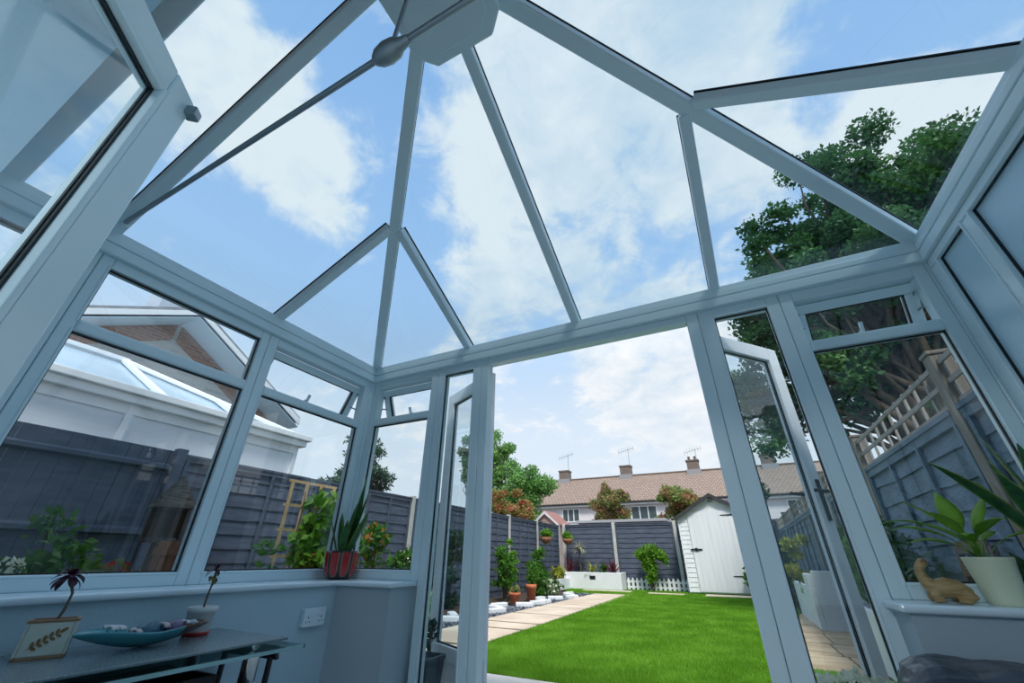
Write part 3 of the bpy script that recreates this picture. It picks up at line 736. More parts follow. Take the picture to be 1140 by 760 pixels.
def grass(n):
    y = 3.9 + 11.8*rng.uniform(0,1,n)**1.7; x = rng.uniform(-5.4,1.3,n); P = np.stack([x,y],1); P = P[in_poly(P, lp) & ~((P[:,0] > -1.5) & (P[:,1] > 14.66)) & ~((P[:,0] < -3.45) & (P[:,1] > 14.85)) & ~((P[:,0] < -5.2) & (P[:,1] > 13.65)) & ~((P[:,0] > .93) & (P[:,1] < 5.6)) & (P[:,1] < 15.40) & (np.hypot(P[:,0]+2.6, P[:,1]-15.2) > .22) & (np.hypot(P[:,0]-.16, P[:,1]-14.45) > .2) & ~((P[:,0] > .70) & (P[:,1] > 10.9))]; n = len(P)
    h = rng.uniform(.018,.040,n)*(1+.015*(P[:,1]-4)); a = rng.uniform(0,2*PI,n); w = .0022+.0011*(P[:,1]-3)*.55
    ln = rng.normal(size=(n,2))*.010
    b0 = np.stack([P[:,0]-w*np.cos(a), P[:,1]-w*np.sin(a), np.full(n,GZ-.002)],1); b1 = np.stack([P[:,0]+w*np.cos(a), P[:,1]+w*np.sin(a), np.full(n,GZ-.002)],1)
    tp = np.stack([P[:,0]+ln[:,0], P[:,1]+ln[:,1], GZ+h],1)
    v = np.stack([b0,b1,tp],1).reshape(-1,3); me = bpy.data.meshes.new('grass'); me.vertices.add(3*n); me.vertices.foreach_set('co', v.ravel())
    me.loops.add(3*n); me.loops.foreach_set('vertex_index', np.arange(3*n)); me.polygons.add(n); me.polygons.foreach_set('loop_start', np.arange(n)*3); me.polygons.foreach_set('loop_total', np.full(n,3))
    me.materials.append(GRASS); me.update(); o = bpy.data.objects.new('grass', me); COL.objects.link(o)
    tag(o, 'short green grass blades of the mown lawn', 'grass', kind='stuff')
grass(420000)
CONC = mat('pale_concrete', (.52,.50,.47), .85, (.62,.60,.57), 4, bump=.2, bscale=40)
o = MB().prism([(-3.2,2.45),(1.25,2.45),(1.25,3.93),(-3.2,3.93)], -.134, -.098).build('patio', CONC, None, .006); tag(o, 'pale concrete step outside the doorway', None, None, 'structure')
SLAB = mat('sandstone_slab', (.54,.42,.32), .85, (.70,.58,.45), 1.6, 6, bump=.25, bscale=14)
SLAB2 = mat('tan_patio_slab', (.46,.29,.17), .85, (.68,.50,.33), 2.4, 6, stretch=(.5,3,1), bump=.25, bscale=14)
pth = struct('path', 'sandstone slab path running down the garden beside the lawn')
MB().box((-4.0,3.95,-.134),(-2.88,13.4,-.093)).build('joint_bed', mat('joint_gravel',(.05,.06,.045),.9,(.10,.11,.08),40,bump=.5), pth)
y = 4.02; k = 0
while y < 13.2:
    L = (.92,1.30,.62,1.18,1.22,.70)[k % 6]; k += 1
    L = min(L, 13.35-y)
    dx = random.uniform(-.02,.02); MB().box((-3.93+dx,y,-.115),(-2.90+dx,y+L-.12,-.083)).build('slab', SLAB, pth, .008); y += L
pt = struct('patio_slabs', 'tan sandstone patio slabs beyond the door leaf with the handle')
for j, (y0, y1) in enumerate(((5.50,6.30),(6.34,7.15),(7.19,8.0),(8.04,8.85),(8.89,9.7),(9.74,10.6))):
    x0 = (.42,.34,.44,.52,.62,.76)[j]
    MB().box((x0,y0,-.134),(.5*(x0+1.25)-.01,y1,-.094)).build('slab', SLAB2, pt, .006); MB().box((.5*(x0+1.25)+.01,y0,-.134),(1.25,y1,-.094)).build('slab', SLAB2, pt, .006)
for (x0,y0,x1,y1,lab) in ((-4.6,14.15,-3.1,14.5,'long pale stepping slab in the grass before the white raised bed'),(-2.55,13.9,-1.55,14.15,'short pale stepping slab in the grass before the white picket fence'),(-1.0,13.75,.35,14.35,'tan slab in front of the white shed door')):
    tag(MB().box((x0,y0,-.13),(x1,y1,-.062)).build('stepping_slab', SLAB, None, .006), lab, 'paving slab')
SLATE = mat('slate_chip', (.10,.125,.16), .55, (.22,.25,.30), 8)
gb = np.stack([rng.uniform(-5.05,-4.0,16000), 4.2+9.0*rng.uniform(0,1,16000)**1.3],1)
lim = -4.55-.35*np.sin(gb[:,1]*1.15+.4)*.6
gb = gb[gb[:,0] > lim]
for ex_, ey_, er_ in [(-4.36,6.55,.26),(-4.62,6.95,.26),(-4.45,7.45,.26),(-4.28,7.95,.26),(-4.55,8.35,.26),(-4.72,8.85,.26),(-4.30,9.22,.26),(-4.22,9.75,.26),(-4.24,10.15,.26),(-4.60,10.7,.26),(-4.32,11.1,.26),(-4.05,11.6,.26),(-4.3,12.05,.26),(-4.5,12.6,.26),(-4.75,6.3,.48),(-4.75,11.9,.42),(-4.6,9.35,.16),(-4.6,10.25,.16)]:
    gb = gb[np.hypot(gb[:,0]-ex_, gb[:,1]-ey_) > er_]
n = len(gb); d = rng.normal(size=(n,3)); d[:,2] *= .25
o = leaf_cloud('slate_gravel', np.column_stack([gb, np.full(n,-.117)+rng.uniform(0,.012,n)]), .042, SLATE, None, 1.1, 0, .5, d); tag(o, 'dark blue slate chippings along the stone path', 'gravel', kind='stuff')
tag(MB().prism([(-5.1,4.0),(-4.0,4.0),(-4.0,13.4),(-5.1,13.4)], -.134, -.118).build('slate_bed', mat('slate_dust',(.10,.12,.15),.9,(.17,.19,.23),30)), 'bed of slate dust under the chippings', None, None, 'structure')
# soil border along the long fence, with a low timber edge
tag(MB().prism([(-5.75,3.2),(-5.1,3.2),(-4.95,6),(-4.75,9.5),(-4.7,13.2),(-5.75,14.2)], -.134, -.085).build('border_soil', SOIL), 'dark soil border along the panel fence', None, None, 'structure')
WHITES = mat('white_painted_stone', (.72,.75,.78), .7, (.80,.82,.84), 9, bump=.2)
edge_pts = [(-4.36,6.55,.5),(-4.62,6.95,2.3),(-4.45,7.45,.9),(-4.28,7.95,1.3),(-4.55,8.35,2.6),(-4.72,8.85,1.2),(-4.30,9.22,.5),(-4.22,9.75,1.1),(-4.24,10.15,2.7),(-4.60,10.7,1.3),(-4.32,11.1,.5),(-4.05,11.6,1.2),(-4.3,12.05,2.6),(-4.5,12.6,1.4)]
edge_lab = ['nearest','second','third','fourth','fifth','sixth','seventh','eighth','ninth','tenth','eleventh','twelfth','thirteenth','furthest']
proto = None
for i, (x, y, a) in enumerate(edge_pts):
    lab = 'white painted edging stone by the slate chippings, %s from the house' % edge_lab[i]
    if proto is None:
        b = MB(); b.box((-.19,-.07,0),(.19,.07,.085)); proto = b.build('edging_stone', WHITES, None, .018); o = proto
    else: o = proto.copy(); COL.objects.link(o)
    o.location = (x,y,-.118); o.rotation_euler.z = a; tag(o, lab, 'edging stone', 'white edging stones beside the path')

# ------------------------------------------------------------------ fences
FENCE = mat('fence_paint_slate', (.052,.068,.105), .7, (.085,.105,.15), 3, stretch=(1,1,5), bump=.25, bscale=18)
FENCE2 = mat('fence_paint_bluegrey', (.075,.125,.18), .75, (.135,.20,.27), 4, 8, stretch=(1,1,3), bump=.5, bscale=14)
POST = mat('concrete_post', (.46,.46,.44), .85, (.55,.55,.53), 5, bump=.2); WPOST = mat('weathered_post', (.17,.145,.12), .8, (.27,.23,.19), 3, 6, stretch=(4,4,.6), bump=.4)
TRELW = mat('weathered_trellis', (.24,.22,.20), .8, (.34,.31,.28), 4, stretch=(3,3,1), bump=.2)
def waney(par, P, Q, z0, z1, face, m, bat=4, rows=11, th=.012):
    """one overlap panel from P to Q (ground points); face: unit vector to the side we look at"""
    P, Q, face = Vector((*P,0)), Vector((*Q,0)), Vector((*face,0)); d = Q-P; b = MB(); H = z1-z0; hb = H/rows
    r_ = random.Random(int(P.x*71+P.y*37))
    for i in range(rows):
        zl = z0+i*hb; zh = zl+hb*1.22 if i < rows-1 else z1
        # wavy lower edge
        n = 9; lo = []; hi = []
        for k in range(n):
            w = r_.uniform(-.009,.009); lo.append(P+d*(k/(n-1))+Vector((0,0,zl+w))+face*.026); hi.append(P+d*(k/(n-1))+Vector((0,0,zh))+face*.008)
        lo2 = [v-face*th for v in lo]; hi2 = [v-face*th for v in hi]; vs = lo+hi+lo2+hi2; fs = []
        for k in range(n-1):
            fs += [(k,k+1,n+k+1,n+k),(2*n+k,3*n+k,3*n+k+1,2*n+k+1),(k,2*n+k,2*n+k+1,k+1),(n+k,n+k+1,3*n+k+1,3*n+k)]
        fs += [(0,n,3*n,2*n),(n-1,3*n-1,4*n-1,2*n-1)]
        b.add(vs, fs)
    for k in range(bat):
        t = (k+.0)/(bat-1) if bat > 1 else .5; t = .02+.96*t
        b.obox(P+d*t-d.normalized()*.019+Vector((0,0,z0))+face*.024, d.normalized()*.038, face*.022, (0,0,H))
    b.obox(P+Vector((0,0,z1-.005))-face*.01, d, face*.065, (0,0,.028)); b.obox(P+Vector((0,0,z1-.06))+face*.024, d, face*.02, (0,0,.055)); b.obox(P+Vector((0,0,z0))+face*.024, d, face*.02, (0,0,.05))
    return b.build('panel', m, par)
XF, YB, TOPF = -5.8, 15.75, 1.86
lf = thing('panel_fence', 'long dark slate blue overlap panel fence beside the conservatory and path', 'fence', (XF,9,GZ))
# close boarded stretch nearest the house, seen from the rail side
def boarded(par, y0, y1, z0, z1):
    b = MB(); y = y0; r_ = random.Random(3)
    while y < y1-.05:
        b.box((XF-.012+r_.uniform(0,.006),y,z0),(XF+.004+r_.uniform(0,.006),min(y+.118,y1),z1)); y += .122
    b.build('boards', FENCE, par)
    for z in (.32,.98,1.66):
        r = MB(); r.extr([(XF+.005,y0,z),(XF+.075,y0,z+.02),(XF+.075,y0,z+.06),(XF+.005,y0,z+.09)], (0,y1-y0,0)); r.build('rail', FENCE, par)
boarded(lf, -1.6, 2.50, GZ+.05, 1.90)
MB().box((XF-.03,2.50,GZ),(XF+.08,2.61,1.93)).build('post', FENCE, lf, .005)
posts = [4.45,6.95,9.2,11.35,13.40,15.45]; prev = 2.61
for y in posts:
    n_ = 1 if y > 6.9 else 1
    waney(lf, (XF,prev+.01), (XF,y-.05), .06, TOPF, (1,0), FENCE, bat=4 if y-prev < 2.2 else 5)
    MB().box((XF-.02,prev+.01,GZ),(XF+.03,y-.05,.055)).build('gravel_board', FENCE, lf)
    if y > 6.5: MB().box((XF-.05,y-.05,GZ),(XF+.06,y+.05,TOPF+.06)).build('post', POST, lf, .008)
    else: MB().box((XF-.05,y-.04,GZ),(XF+.055,y+.04,TOPF+.02)).build('post', FENCE, lf, .005)
    prev = y+.05
bf = thing('panel_fence', 'dark slate blue panel fence closing the far end of the garden', 'fence', (-2,YB,GZ))
bp = [-5.66,-3.78,-1.70,.20,2.1]
for i, x in enumerate(bp):
    MB().box((x-.055,YB-.06,GZ),(x+.055,YB+.05,TOPF+.10)).build('post', POST, bf, .008)
    if i:
        waney(bf, (bp[i-1]+.055,YB), (x-.055,YB), .06, TOPF+.04, (0,-1), FENCE, bat=2, rows=12); MB().box((bp[i-1]+.055,YB-.025,GZ),(x-.055,YB+.02,.055)).build('gravel_board', FENCE, bf)
rf = thing('trellis_fence', 'bluish grey panel fence with weathered trellis top and wooden posts', 'fence', (1.32,7,GZ))
XR2 = 1.34; rp = [1.02,3.10,5.18,7.26,9.34,11.42,13.5,15.6]
for i, y in enumerate(rp):
    MB().box((XR2-.05,y-.05,GZ),(XR2+.055,y+.05,1.90)).build('post', WPOST, rf, .008)
    MB().box((XR2-.058,y-.058,1.90),(XR2+.063,y+.058,1.925)).build('post_cap', WPOST, rf, .006)
    if i:
        y0 = rp[i-1]+.05; y1 = y-.05; waney(rf, (XR2,y0), (XR2,y1), .08, 1.56, (-1,0), FENCE2, bat=4, rows=9); MB().box((XR2-.02,y0,GZ),(XR2+.03,y1,.075)).build('gravel_board', FENCE2, rf)
        t = MB(); nn = 11
        for k in range(nn): yy = y0+.02+(y1-y0-.04)*k/(nn-1); t.box((XR2-.012,yy-.012,1.59),(XR2+.004,yy+.012,1.88))
        for z in (1.605,1.725,1.845): t.box((XR2-.026,y0,z-.014),(XR2-.012,y1,z+.014))
        t.build('trellis', TRELW, rf)
# short wooden board fixed behind the nearest post
MB().box((XR2+.02,3.155,1.45),(XR2+.04,3.40,1.88)).build('board', WPOST, rf, .004)

# ------------------------------------------------------------------ raised bed, pickets, shed
WHITEP = mat('white_masonry_paint', (.74,.76,.79), .8, (.80,.82,.85), 3, bump=.1, bscale=40)
rb = thing('raised_bed', 'white painted raised bed in the far fence corner', 'planter', (-4.5,15,GZ))
b = MB(); b.box((-5.45,14.92,GZ),(-3.50,15.04,.40)).box((-3.62,15.04,GZ),(-3.50,15.66,.40)).box((-5.70,13.7,GZ),(-5.25,13.82,.22)).obox((-5.25,13.70,GZ),(.0,1.22,0),(-.12,0,0),(0,0,.32)).box((-5.45,14.9,GZ),(-5.37,15.0,.40)); b.build('wall', WHITEP, rb, .01)
MB().box((-5.70,15.04,GZ),(-3.62,15.64,.32)).build('soil', SOIL, rb); MB().box((-5.72,13.82,GZ),(-5.37,14.9,.16)).build('soil', SOIL, rb)
MB().box((-4.55,14.905,.20),(-4.36,14.925,.30)).build('wall_light', BLACK, rb, .004); MB().box((-3.57,15.2,.20),(-3.48,15.4,.32)).build('wall_light', BLACK, rb, .004) if False else None
pk = thing('picket_fence', 'low white picket fence in front of the far panel fence', 'fence', (-2.5,15.5,GZ))
b = 0
for i in range(14):
    x = -3.40+i*.142; q = MB(); q.extr([(x-.042,15.48,GZ),(x+.042,15.48,GZ),(x+.042,15.48,.20),(x,15.48,.27),(x-.042,15.48,.20)], (0,.018,0)); q.build('picket', WHITEP, pk)
for z in (-.03,.12): MB().box((-3.46,15.498,z),(-1.50,15.52,z+.05)).build('rail', WHITEP, pk)

SHEDW = mat('white_shed_paint', (.76,.79,.83), .6, (.82,.85,.88), 2, stretch=(6,6,.5), bump=.1)
FELT = mat('dark_roof_felt', (.035,.035,.04), .9, (.06,.06,.065), 20)
sh = thing('garden_shed', 'white painted timber shed with dark felt roof and one door', 'shed', (-.42,15.5,GZ))
sx0, sx1, sy0, sy1, sz = -1.46, .64, 14.7, 15.62, GZ; ev, ap = 1.98, 2.58; sm_ = (sx0+sx1)/2
b = MB(); b.extr([(sx0,sy0+.02,GZ+.04),(sx1,sy0+.02,GZ+.04),(sx1,sy0+.02,ev),(sm_,sy0+.02,ap),(sx0,sy0+.02,ev)], (0,.05,0)); b.build('front_wall', SHEDW, sh)
def clad(name, P, d, nrm, z0, z1, cut=None):
    m_ = MB(); z = z0; P, d, nrm = Vector(P), Vector(d), Vector(nrm)
    while z < z1-.02:
        h = min(.125, z1-z); m_.extr([P+nrm*.002+Vector((0,0,z)), P+nrm*.022+Vector((0,0,z)), P+nrm*.010+Vector((0,0,z+h)), P+nrm*.002+Vector((0,0,z+h))], d); z += .125
    return m_.build(name, SHEDW, sh)
clad('cladding', (sx0,sy0+.02,0), (.28,0,0), (0,-1,0), GZ+.06, ev)
clad('cladding', (sx1-.30,sy0+.02,0), (.30,0,0), (0,-1,0), GZ+.06, ev)
MB().box((sx0-.005,sy0-.012,GZ+.04),(sx0+.035,sy0+.03,ev)).build('corner_trim', SHEDW, sh, .003); MB().box((sx1-.035,sy0-.012,GZ+.04),(sx1+.005,sy0+.03,ev)).build('corner_trim', SHEDW, sh, .003)
b = MB(); b.box((sx0,sy0+.07,GZ+.04),(sx0+.05,sy1,ev)).box((sx1-.05,sy0+.07,GZ+.04),(sx1,sy1,ev)).box((sx0,sy1-.05,GZ+.04),(sx1,sy1,ev)); b.build('side_wall', SHEDW, sh)
clad('cladding', (sx0,sy0+.07,0), (0,sy1-sy0-.07,0), (-1,0,0), GZ+.06, ev)
MB().box((sx0+.05,sy0+.05,GZ),(sx1-.05,sy1-.05,GZ+.06)).build('base', BLACK, sh)
for s_ in (-1, 1):
    xe = sm_+s_*(sx1-sx0+.16)/2; ze = ev-.05; b = MB(); b.extr([(sm_,sy0-.12,ap+.01),(xe,sy0-.12,ze),(xe,sy0-.12,ze+.045),(sm_,sy0-.12,ap+.06)], (0,sy1-sy0+.14,0)); b.build('roof_slope', FELT, sh)
    b = MB(); b.extr([(sm_,sy0-.135,ap-.05),(xe,sy0-.135,ze-.06),(xe,sy0-.135,ze+.03),(sm_,sy0-.135,ap+.045)], (0,.018,0)); b.build('bargeboard', FELT, sh)
dr = MB(); dr.box((-1.16,sy0-.010,GZ+.07),(.30,sy0+.02,2.13)); dro = dr.build('door', SHEDW, sh, .004)
g_ = MB()
for xx in (-1.168,.302): g_.box((xx,sy0-.004,GZ+.07),(xx+.008,sy0+.021,2.13))
g_.box((-1.165,sy0-.004,2.13),(.308,sy0+.021,2.139))
for k in range(1,10): g_.box((-1.16+.146*k-.0015,sy0-.0112,GZ+.09),(-1.16+.146*k+.0015,sy0-.009,2.11))
g_.build('board_gap', mat('shed_joint',(.45,.48,.52),.8), dro)
for z in (.38,2.0):
    h_ = MB(); h_.extr([(.34,sy0-.022,z-.04),(.34,sy0-.022,z+.04),(.30,sy0-.022,z+.04),(.28,sy0-.022,z+.022),(-.20,sy0-.022,z+.010),(-.22,sy0-.022,z),(-.20,sy0-.022,z-.010),(.28,sy0-.022,z-.022),(.30,sy0-.022,z-.04)], (0,.012,0)); h_.build('hinge', BLACK, dro)
h_ = MB(); h_.box((-1.22,sy0-.03,1.045),(-.90,sy0-.012,1.085)).box((-1.10,sy0-.035,1.02),(-1.03,sy0-.012,1.11)).tube([(-1.2,sy0-.035,1.065),(-.95,sy0-.035,1.065)],.012,8); h_.build('bolt', BLACK, dro)
v_ = MB(); v_.box((sm_-.09,sy0-.01,2.36),(sm_+.09,sy0+.02,2.50)); vo = v_.build('vent', SHEDW, sh)
q = MB(); 
for k in range(4): q.box((sm_-.075,sy0-.016,2.375+k*.03),(sm_+.075,sy0-.009,2.388+k*.03))
q.build('vent_slot', BLACK, vo)

# ------------------------------------------------------------------ plants in the garden
LG = leafmat('leaf_green', (.035,.12,.012), (.10,.26,.03), scale=6); LB = leafmat('leaf_bright', (.09,.26,.02), (.22,.42,.05), scale=6); LD = leafmat('leaf_dark', (.012,.05,.016), (.035,.10,.03), scale=5)
LY = leafmat('leaf_golden', (.22,.28,.03), (.42,.42,.07), scale=8); LR = leafmat('leaf_red', (.42,.11,.07), (.62,.24,.16), (.24,.30,.07), scale=2.2); LBR = leafmat('leaf_bronze', (.24,.11,.06), (.40,.22,.12), (.20,.28,.08), scale=2.0)
LRED = leafmat('leaf_burgundy', (.12,.02,.03), (.24,.05,.06), scale=6)
BARK = mat('bark', (.07,.05,.035), .9, (.13,.10,.07), 6, stretch=(3,3,.6), bump=.5)
FLO = leafmat('orange_petal', (.60,.14,.03), (.70,.25,.08), scale=10, trans=.3); FLR = leafmat('red_petal', (.50,.03,.02), (.62,.08,.05), scale=10, trans=.3); FLW = leafmat('cream_petal', (.80,.80,.62), (.90,.90,.80), scale=10, trans=.3)
def shrub(name, label, cat, base, h, r, n, size, m, stems=5, blobs=None, ratio=.5, group=None, seed=1, up=.4, flowers=None, low=.0):
    t = thing(name, label, cat, base, group); rr = random.Random(seed); b3 = Vector(base)
    def keep(p):
        p = p.copy(); p[:,2] = np.maximum(p[:,2], base[2]+.03)
        if base[1] > 2.5: p[:,0] = np.clip(p[:,0], -5.61 if base[0] > -5.8 else -99, 1.17); p[:,1] = np.minimum(p[:,1], 15.56)
        if base[2] > .3 and base[0] > 0: p[:,0] = np.maximum(p[:,0], 1.09)
        return p
    bl = blobs or clumps((base[0],base[1],base[2]+h*(.5+low*.5)), (r*.75,r*.75,h*(.5-low*.4)), 14, r*.3, r*.48, seed)
    s = MB()
    for i in range(stems):
        c_, q_ = bl[i*len(bl)//max(1,stems)]
        s.tube(wig(b3+Vector((rr.uniform(-.1,.1)*r,rr.uniform(-.1,.1)*r,.003)), Vector([float(v) for v in c_]), 5, .05, i), [.012*h+.004,.010*h+.004,.008*h+.003,.005*h+.002,.003], 6)
    s.build('stem', BARK, t)
    leaf_cloud('foliage', keep(in_blobs(bl, n, .3)), size, m, t, ratio, up)
    if flowers: leaf_cloud('flower', keep(in_blobs(bl, flowers[1], .9)), flowers[2], flowers[0], t, .9, .8)
    return t
# along the long fence
shrub('leafy_shrub', 'tall leafy shrub against the second concrete post of the long fence', 'shrub', (-5.05,9.75,-.09), 1.35, .36, 1500, .085, LG, 6, seed=3)
shrub('leafy_shrub', 'narrow yellow green shrub just in front of the concrete post', 'shrub', (-5.30,10.55,-.09), 1.35, .20, 700, .08, LB, 5, seed=4)
shrub('climbing_shrub', 'large dark green shrub climbing the fence below the hanging basket', 'shrub', (-5.25,12.2,-.09), 1.45, .42, 2200, .085, LG, 6, seed=5)
shrub('leafy_shrub', 'dense low shrub between the terracotta pots and the climbing shrub', 'shrub', (-4.95,11.3,-.09), .75, .34, 1000, .08, LG, 5, seed=6)
shrub('ivy_climber', 'dark climber on the long fence seen through the folded door leaf', 'climber', (-5.35,7.75,-.09), 1.6, .50, 2400, .085, LD, 5, seed=7)
shrub('leafy_shrub', 'small shrub with pale flecks at the fence end by the corner window', 'shrub', (-5.35,6.35,-.09), 1.05, .42, 800, .10, LG, 5, seed=8, flowers=(FLW,60,.05))
shrub('low_plant', 'low spreading green plant at the foot of the fence near the sidelight', 'plant', (-4.75,6.3,-.09), .45, .40, 600, .09, LB, 5, seed=9)
shrub('low_plant', 'pale flowered low plant behind the white edging stones', 'plant', (-4.75,11.9,-.09), .35, .35, 500, .08, LG, 4, seed=10, flowers=(FLW,120,.06))
TERRA = mat('terracotta', (.50,.13,.05), .7, (.58,.18,.08), 9)
def terracotta(label, base, r, h, plant):
    t = thing('terracotta_pot', label, 'plant pot', base)
    MB().lathe([(0,0),(r*.70,0),(r*.92,h*.74),(r*1.02,h*.74),(r*1.06,h),(r*.94,h),(r*.90,h*.86),(0,h*.86)], base, 28).build('pot', TERRA, t); MB().lathe([(0,h*.88),(r*.9,h*.88)], base, 18).build('soil', SOIL, t)
    n, size, hh, m = plant; bl = clumps((base[0],base[1],base[2]+h+hh*.45), (r*.9,r*.9,hh*.45), 9, r*.4, r*.7, int(base[1]*10)); s = MB()
    for i in range(5): s.tube([Vector(base)+Vector((0,0,h*.85)), Vector([float(v) for v in bl[i][0]])], [.008,.004], 6)
    s.build('stem', STEM, t); leaf_cloud('foliage', in_blobs(bl, n, .3), size, m, t, .5, .4)
terracotta('wide terracotta pot of small succulents at the path edge', (-4.60,9.35,-.09), .125, .22, (160,.05,.10,LBR))
terracotta('taller terracotta pot with a bushy green plant', (-4.60,10.25,-.09), .125, .34, (420,.07,.42,LG))
# hanging baskets
def basket(label, c, hook):
    t = thing('hanging_basket', label, 'hanging basket', c); r = .20
    MB().lathe([(.02,-.20),(.10,-.17),(.17,-.09),(r,0),(r*.95,.0),(.15,-.07),(0,-.10)], c, 20).build('coir_bowl', mat('coir',(.22,.09,.05),.9,(.34,.16,.10),20,bump=.6), t)
    b = MB()
    for k in range(3): a = 2*PI*k/3; b.tube([(c[0]+r*math.cos(a),c[1]+r*math.sin(a),c[2]), (c[0],c[1],c[2]+.42)], .006, 5)
    b.build('chain', BLACK, t)
    MB().tube([hook, (c[0]-(c[0]-hook[0])*.4,c[1]-(c[1]-hook[1])*.4,c[2]+.47), (c[0],c[1],c[2]+.46),(c[0],c[1],c[2]+.40)], .012, 6).build('bracket', BLACK, t)
    bl = clumps((c[0],c[1],c[2]+.08), (.17,.17,.10), 10, .08, .12, int(c[1]*7)); leaf_cloud('foliage', in_blobs(bl, 420, .3), .09, LB, t, .5, .3)
basket('hanging basket on the long fence near its far end', (-5.42,13.30,1.40), (-5.74,13.38,1.80))
basket('hanging basket on the corner post at the back fence', (-5.36,15.25,1.42), (-5.62,15.68,1.82))
# raised bed plants
def spiky(name, label, cat, base, n, L, w, m, bend=1.3, stem=0, e0=.2):
    t = thing(name, label, cat, base); top = Vector(base)+Vector((0,0,stem))
    if stem: MB().tube(wig(base, top, 5, .03, 2), .025, 7).build('stem', BARK, t)
    l = MB()
    for i in range(n):
        pts = arc_leaf(top+Vector((0,0,.004)), i*2.4, e0+(1.5-e0)*random.random(), L*random.uniform(.7,1.1), bend*random.uniform(.5,1.1), 7); pts = [Vector((p.x, min(p.y, 15.58), max(p.z, base[2]+.006))) for p in pts]; l.leaf(pts, shape_w(7, w, .4, .4), fold=.2)
    l.build('foliage', m, t); return t
spiky('cabbage_palm', 'small palm with a pale starry crown on a bare stem in the raised bed', 'palm', (-4.98,15.30,.325), 46, .36, .022, leafmat('pale_palm',(.42,.42,.28),(.58,.56,.42),scale=9), 1.6, .78, -.4)
spiky('arching_grass', 'arching yellow green grass in the white raised bed', 'grass plant', (-4.56,15.30,.325), 60, .56, .018, LY, 2.2)
spiky('red_cordyline', 'burgundy spiky cordyline at the corner of the raised bed', 'plant', (-3.85,15.30,.325), 40, .52, .020, LRED, .5, 0, .7)
spiky('red_cordyline', 'burgundy spiky cordyline beside the corner post', 'plant', (-5.35,15.25,.325), 30, .55, .020, LRED, .5, 0, .8)
shrub('low_plant', 'low green plant in the raised bed under the arching grass', 'plant', (-4.16,15.30,.32), .28, .17, 260, .07, LG, 4, seed=12)
shrub('low_plant', 'yellowish succulent on the low step of the raised bed', 'plant', (-5.45,14.2,.15), .40, .28, 300, .12, LY, 4, seed=13)
# bush in front of the pickets
bl = [((-2.55,15.2,1.02),(.30,.25,.20)),((-2.82,15.2,.92),(.20,.2,.18)),((-2.25,15.2,.92),(.18,.2,.16)),((-2.62,15.2,.70),(.26,.22,.20)),((-2.58,15.2,.45),(.20,.18,.16)),((-2.62,15.2,.25),(.14,.12,.12)),((-2.1,15.2,.80),(.10,.10,.18))]
shrub('standard_bush', 'bright green bush standing in front of the white picket fence', 'bush', (-2.62,15.22,GZ), 1.2, .4, 3000, .095, LB, 5, bl, seed=14)
shrub('potted_shrub', 'small leafy plant beside the shed door', 'plant', (.16,14.45,GZ), .75, .20, 200, .11, LG, 4, seed=15)

# trellis of beans between the window and the long fence
CANE = mat('pale_cane', (.50,.33,.15), .6, (.60,.42,.22), 8)
tr = thing('bean_trellis', 'wooden trellis of climbing beans with orange flowers outside the window', 'trellis', (-4.3,3.35,GZ))
A, B = Vector((-4.30,3.08,0)), Vector((-4.30,3.66,0))
for k in range(4): p = A.lerp(B, k/3); MB().box((p.x-.012,p.y-.014,GZ),(p.x+.012,p.y+.014,1.56)).build('upright', CANE, tr)
for z in (.30,.55,.80,1.05,1.30,1.55): MB().box((-4.32,3.04,z-.014),(-4.312,3.70,z+.014)).build('cross_bar', CANE, tr)
bn = thing('bean_plant', 'climbing bean plant with broad leaves covering the pale wooden trellis', 'plant', (-4.22,3.45,GZ))
s = MB()
for k in range(5): s.tube(wig((-4.24,3.2+.1*k,GZ), (-4.24,3.22+.12*k,1.45), 8, .03, k), .006, 5)
s.build('stem', STEM, bn)
bl = clumps((-4.20,3.52,.80), (.14,.30,.72), 40, .07, .13, 21) + [((-4.2,3.25,.95),(.08,.12,.10)),((-4.2,3.2,.5),(.08,.12,.12))]
leaf_cloud('foliage', in_blobs(bl, 1100, .2), .11, LB, bn, .8, .1); leaf_cloud('flower', in_blobs(bl, 40, .9), .06, FLO, bn, .9, .5)
t = shrub('flowering_plant', 'tall orange and red flowered plant behind the red pot in the corner', 'plant', (-4.15,4.25,GZ), 1.55, .30, 420, .10, LG, 5, seed=22, flowers=(FLO,60,.08))
t = shrub('flowering_plant', 'low red flowered plant at the foot of the bean trellis', 'plant', (-3.70,3.35,GZ), .85, .26, 420, .09, LB, 5, seed=23, flowers=(FLR,60,.07))
shrub('wispy_plant', 'thin wispy green plant beside the bean trellis', 'plant', (-4.1,2.86,GZ), 1.25, .16, 160, .11, LG, 4, seed=24)
shrub('leafy_shrub', 'leafy dark green shrub below the wide window', 'shrub', (-3.55,1.12,GZ), 1.05, .34, 1500, .065, LG, 6, seed=25, low=.45)
shrub('flowering_plant', 'white flowered plant at the foot of the wide window', 'plant', (-3.05,.78,GZ), .86, .15, 300, .045, LG, 4, seed=26, flowers=(FLW,400,.035), low=.45)
shrub('flowering_plant', 'small red flowered plant outside the middle of the wide window', 'plant', (-3.7,1.55,GZ), .86, .24, 360, .06, LBR, 4, seed=27, flowers=(FLR,90,.045), low=.45)

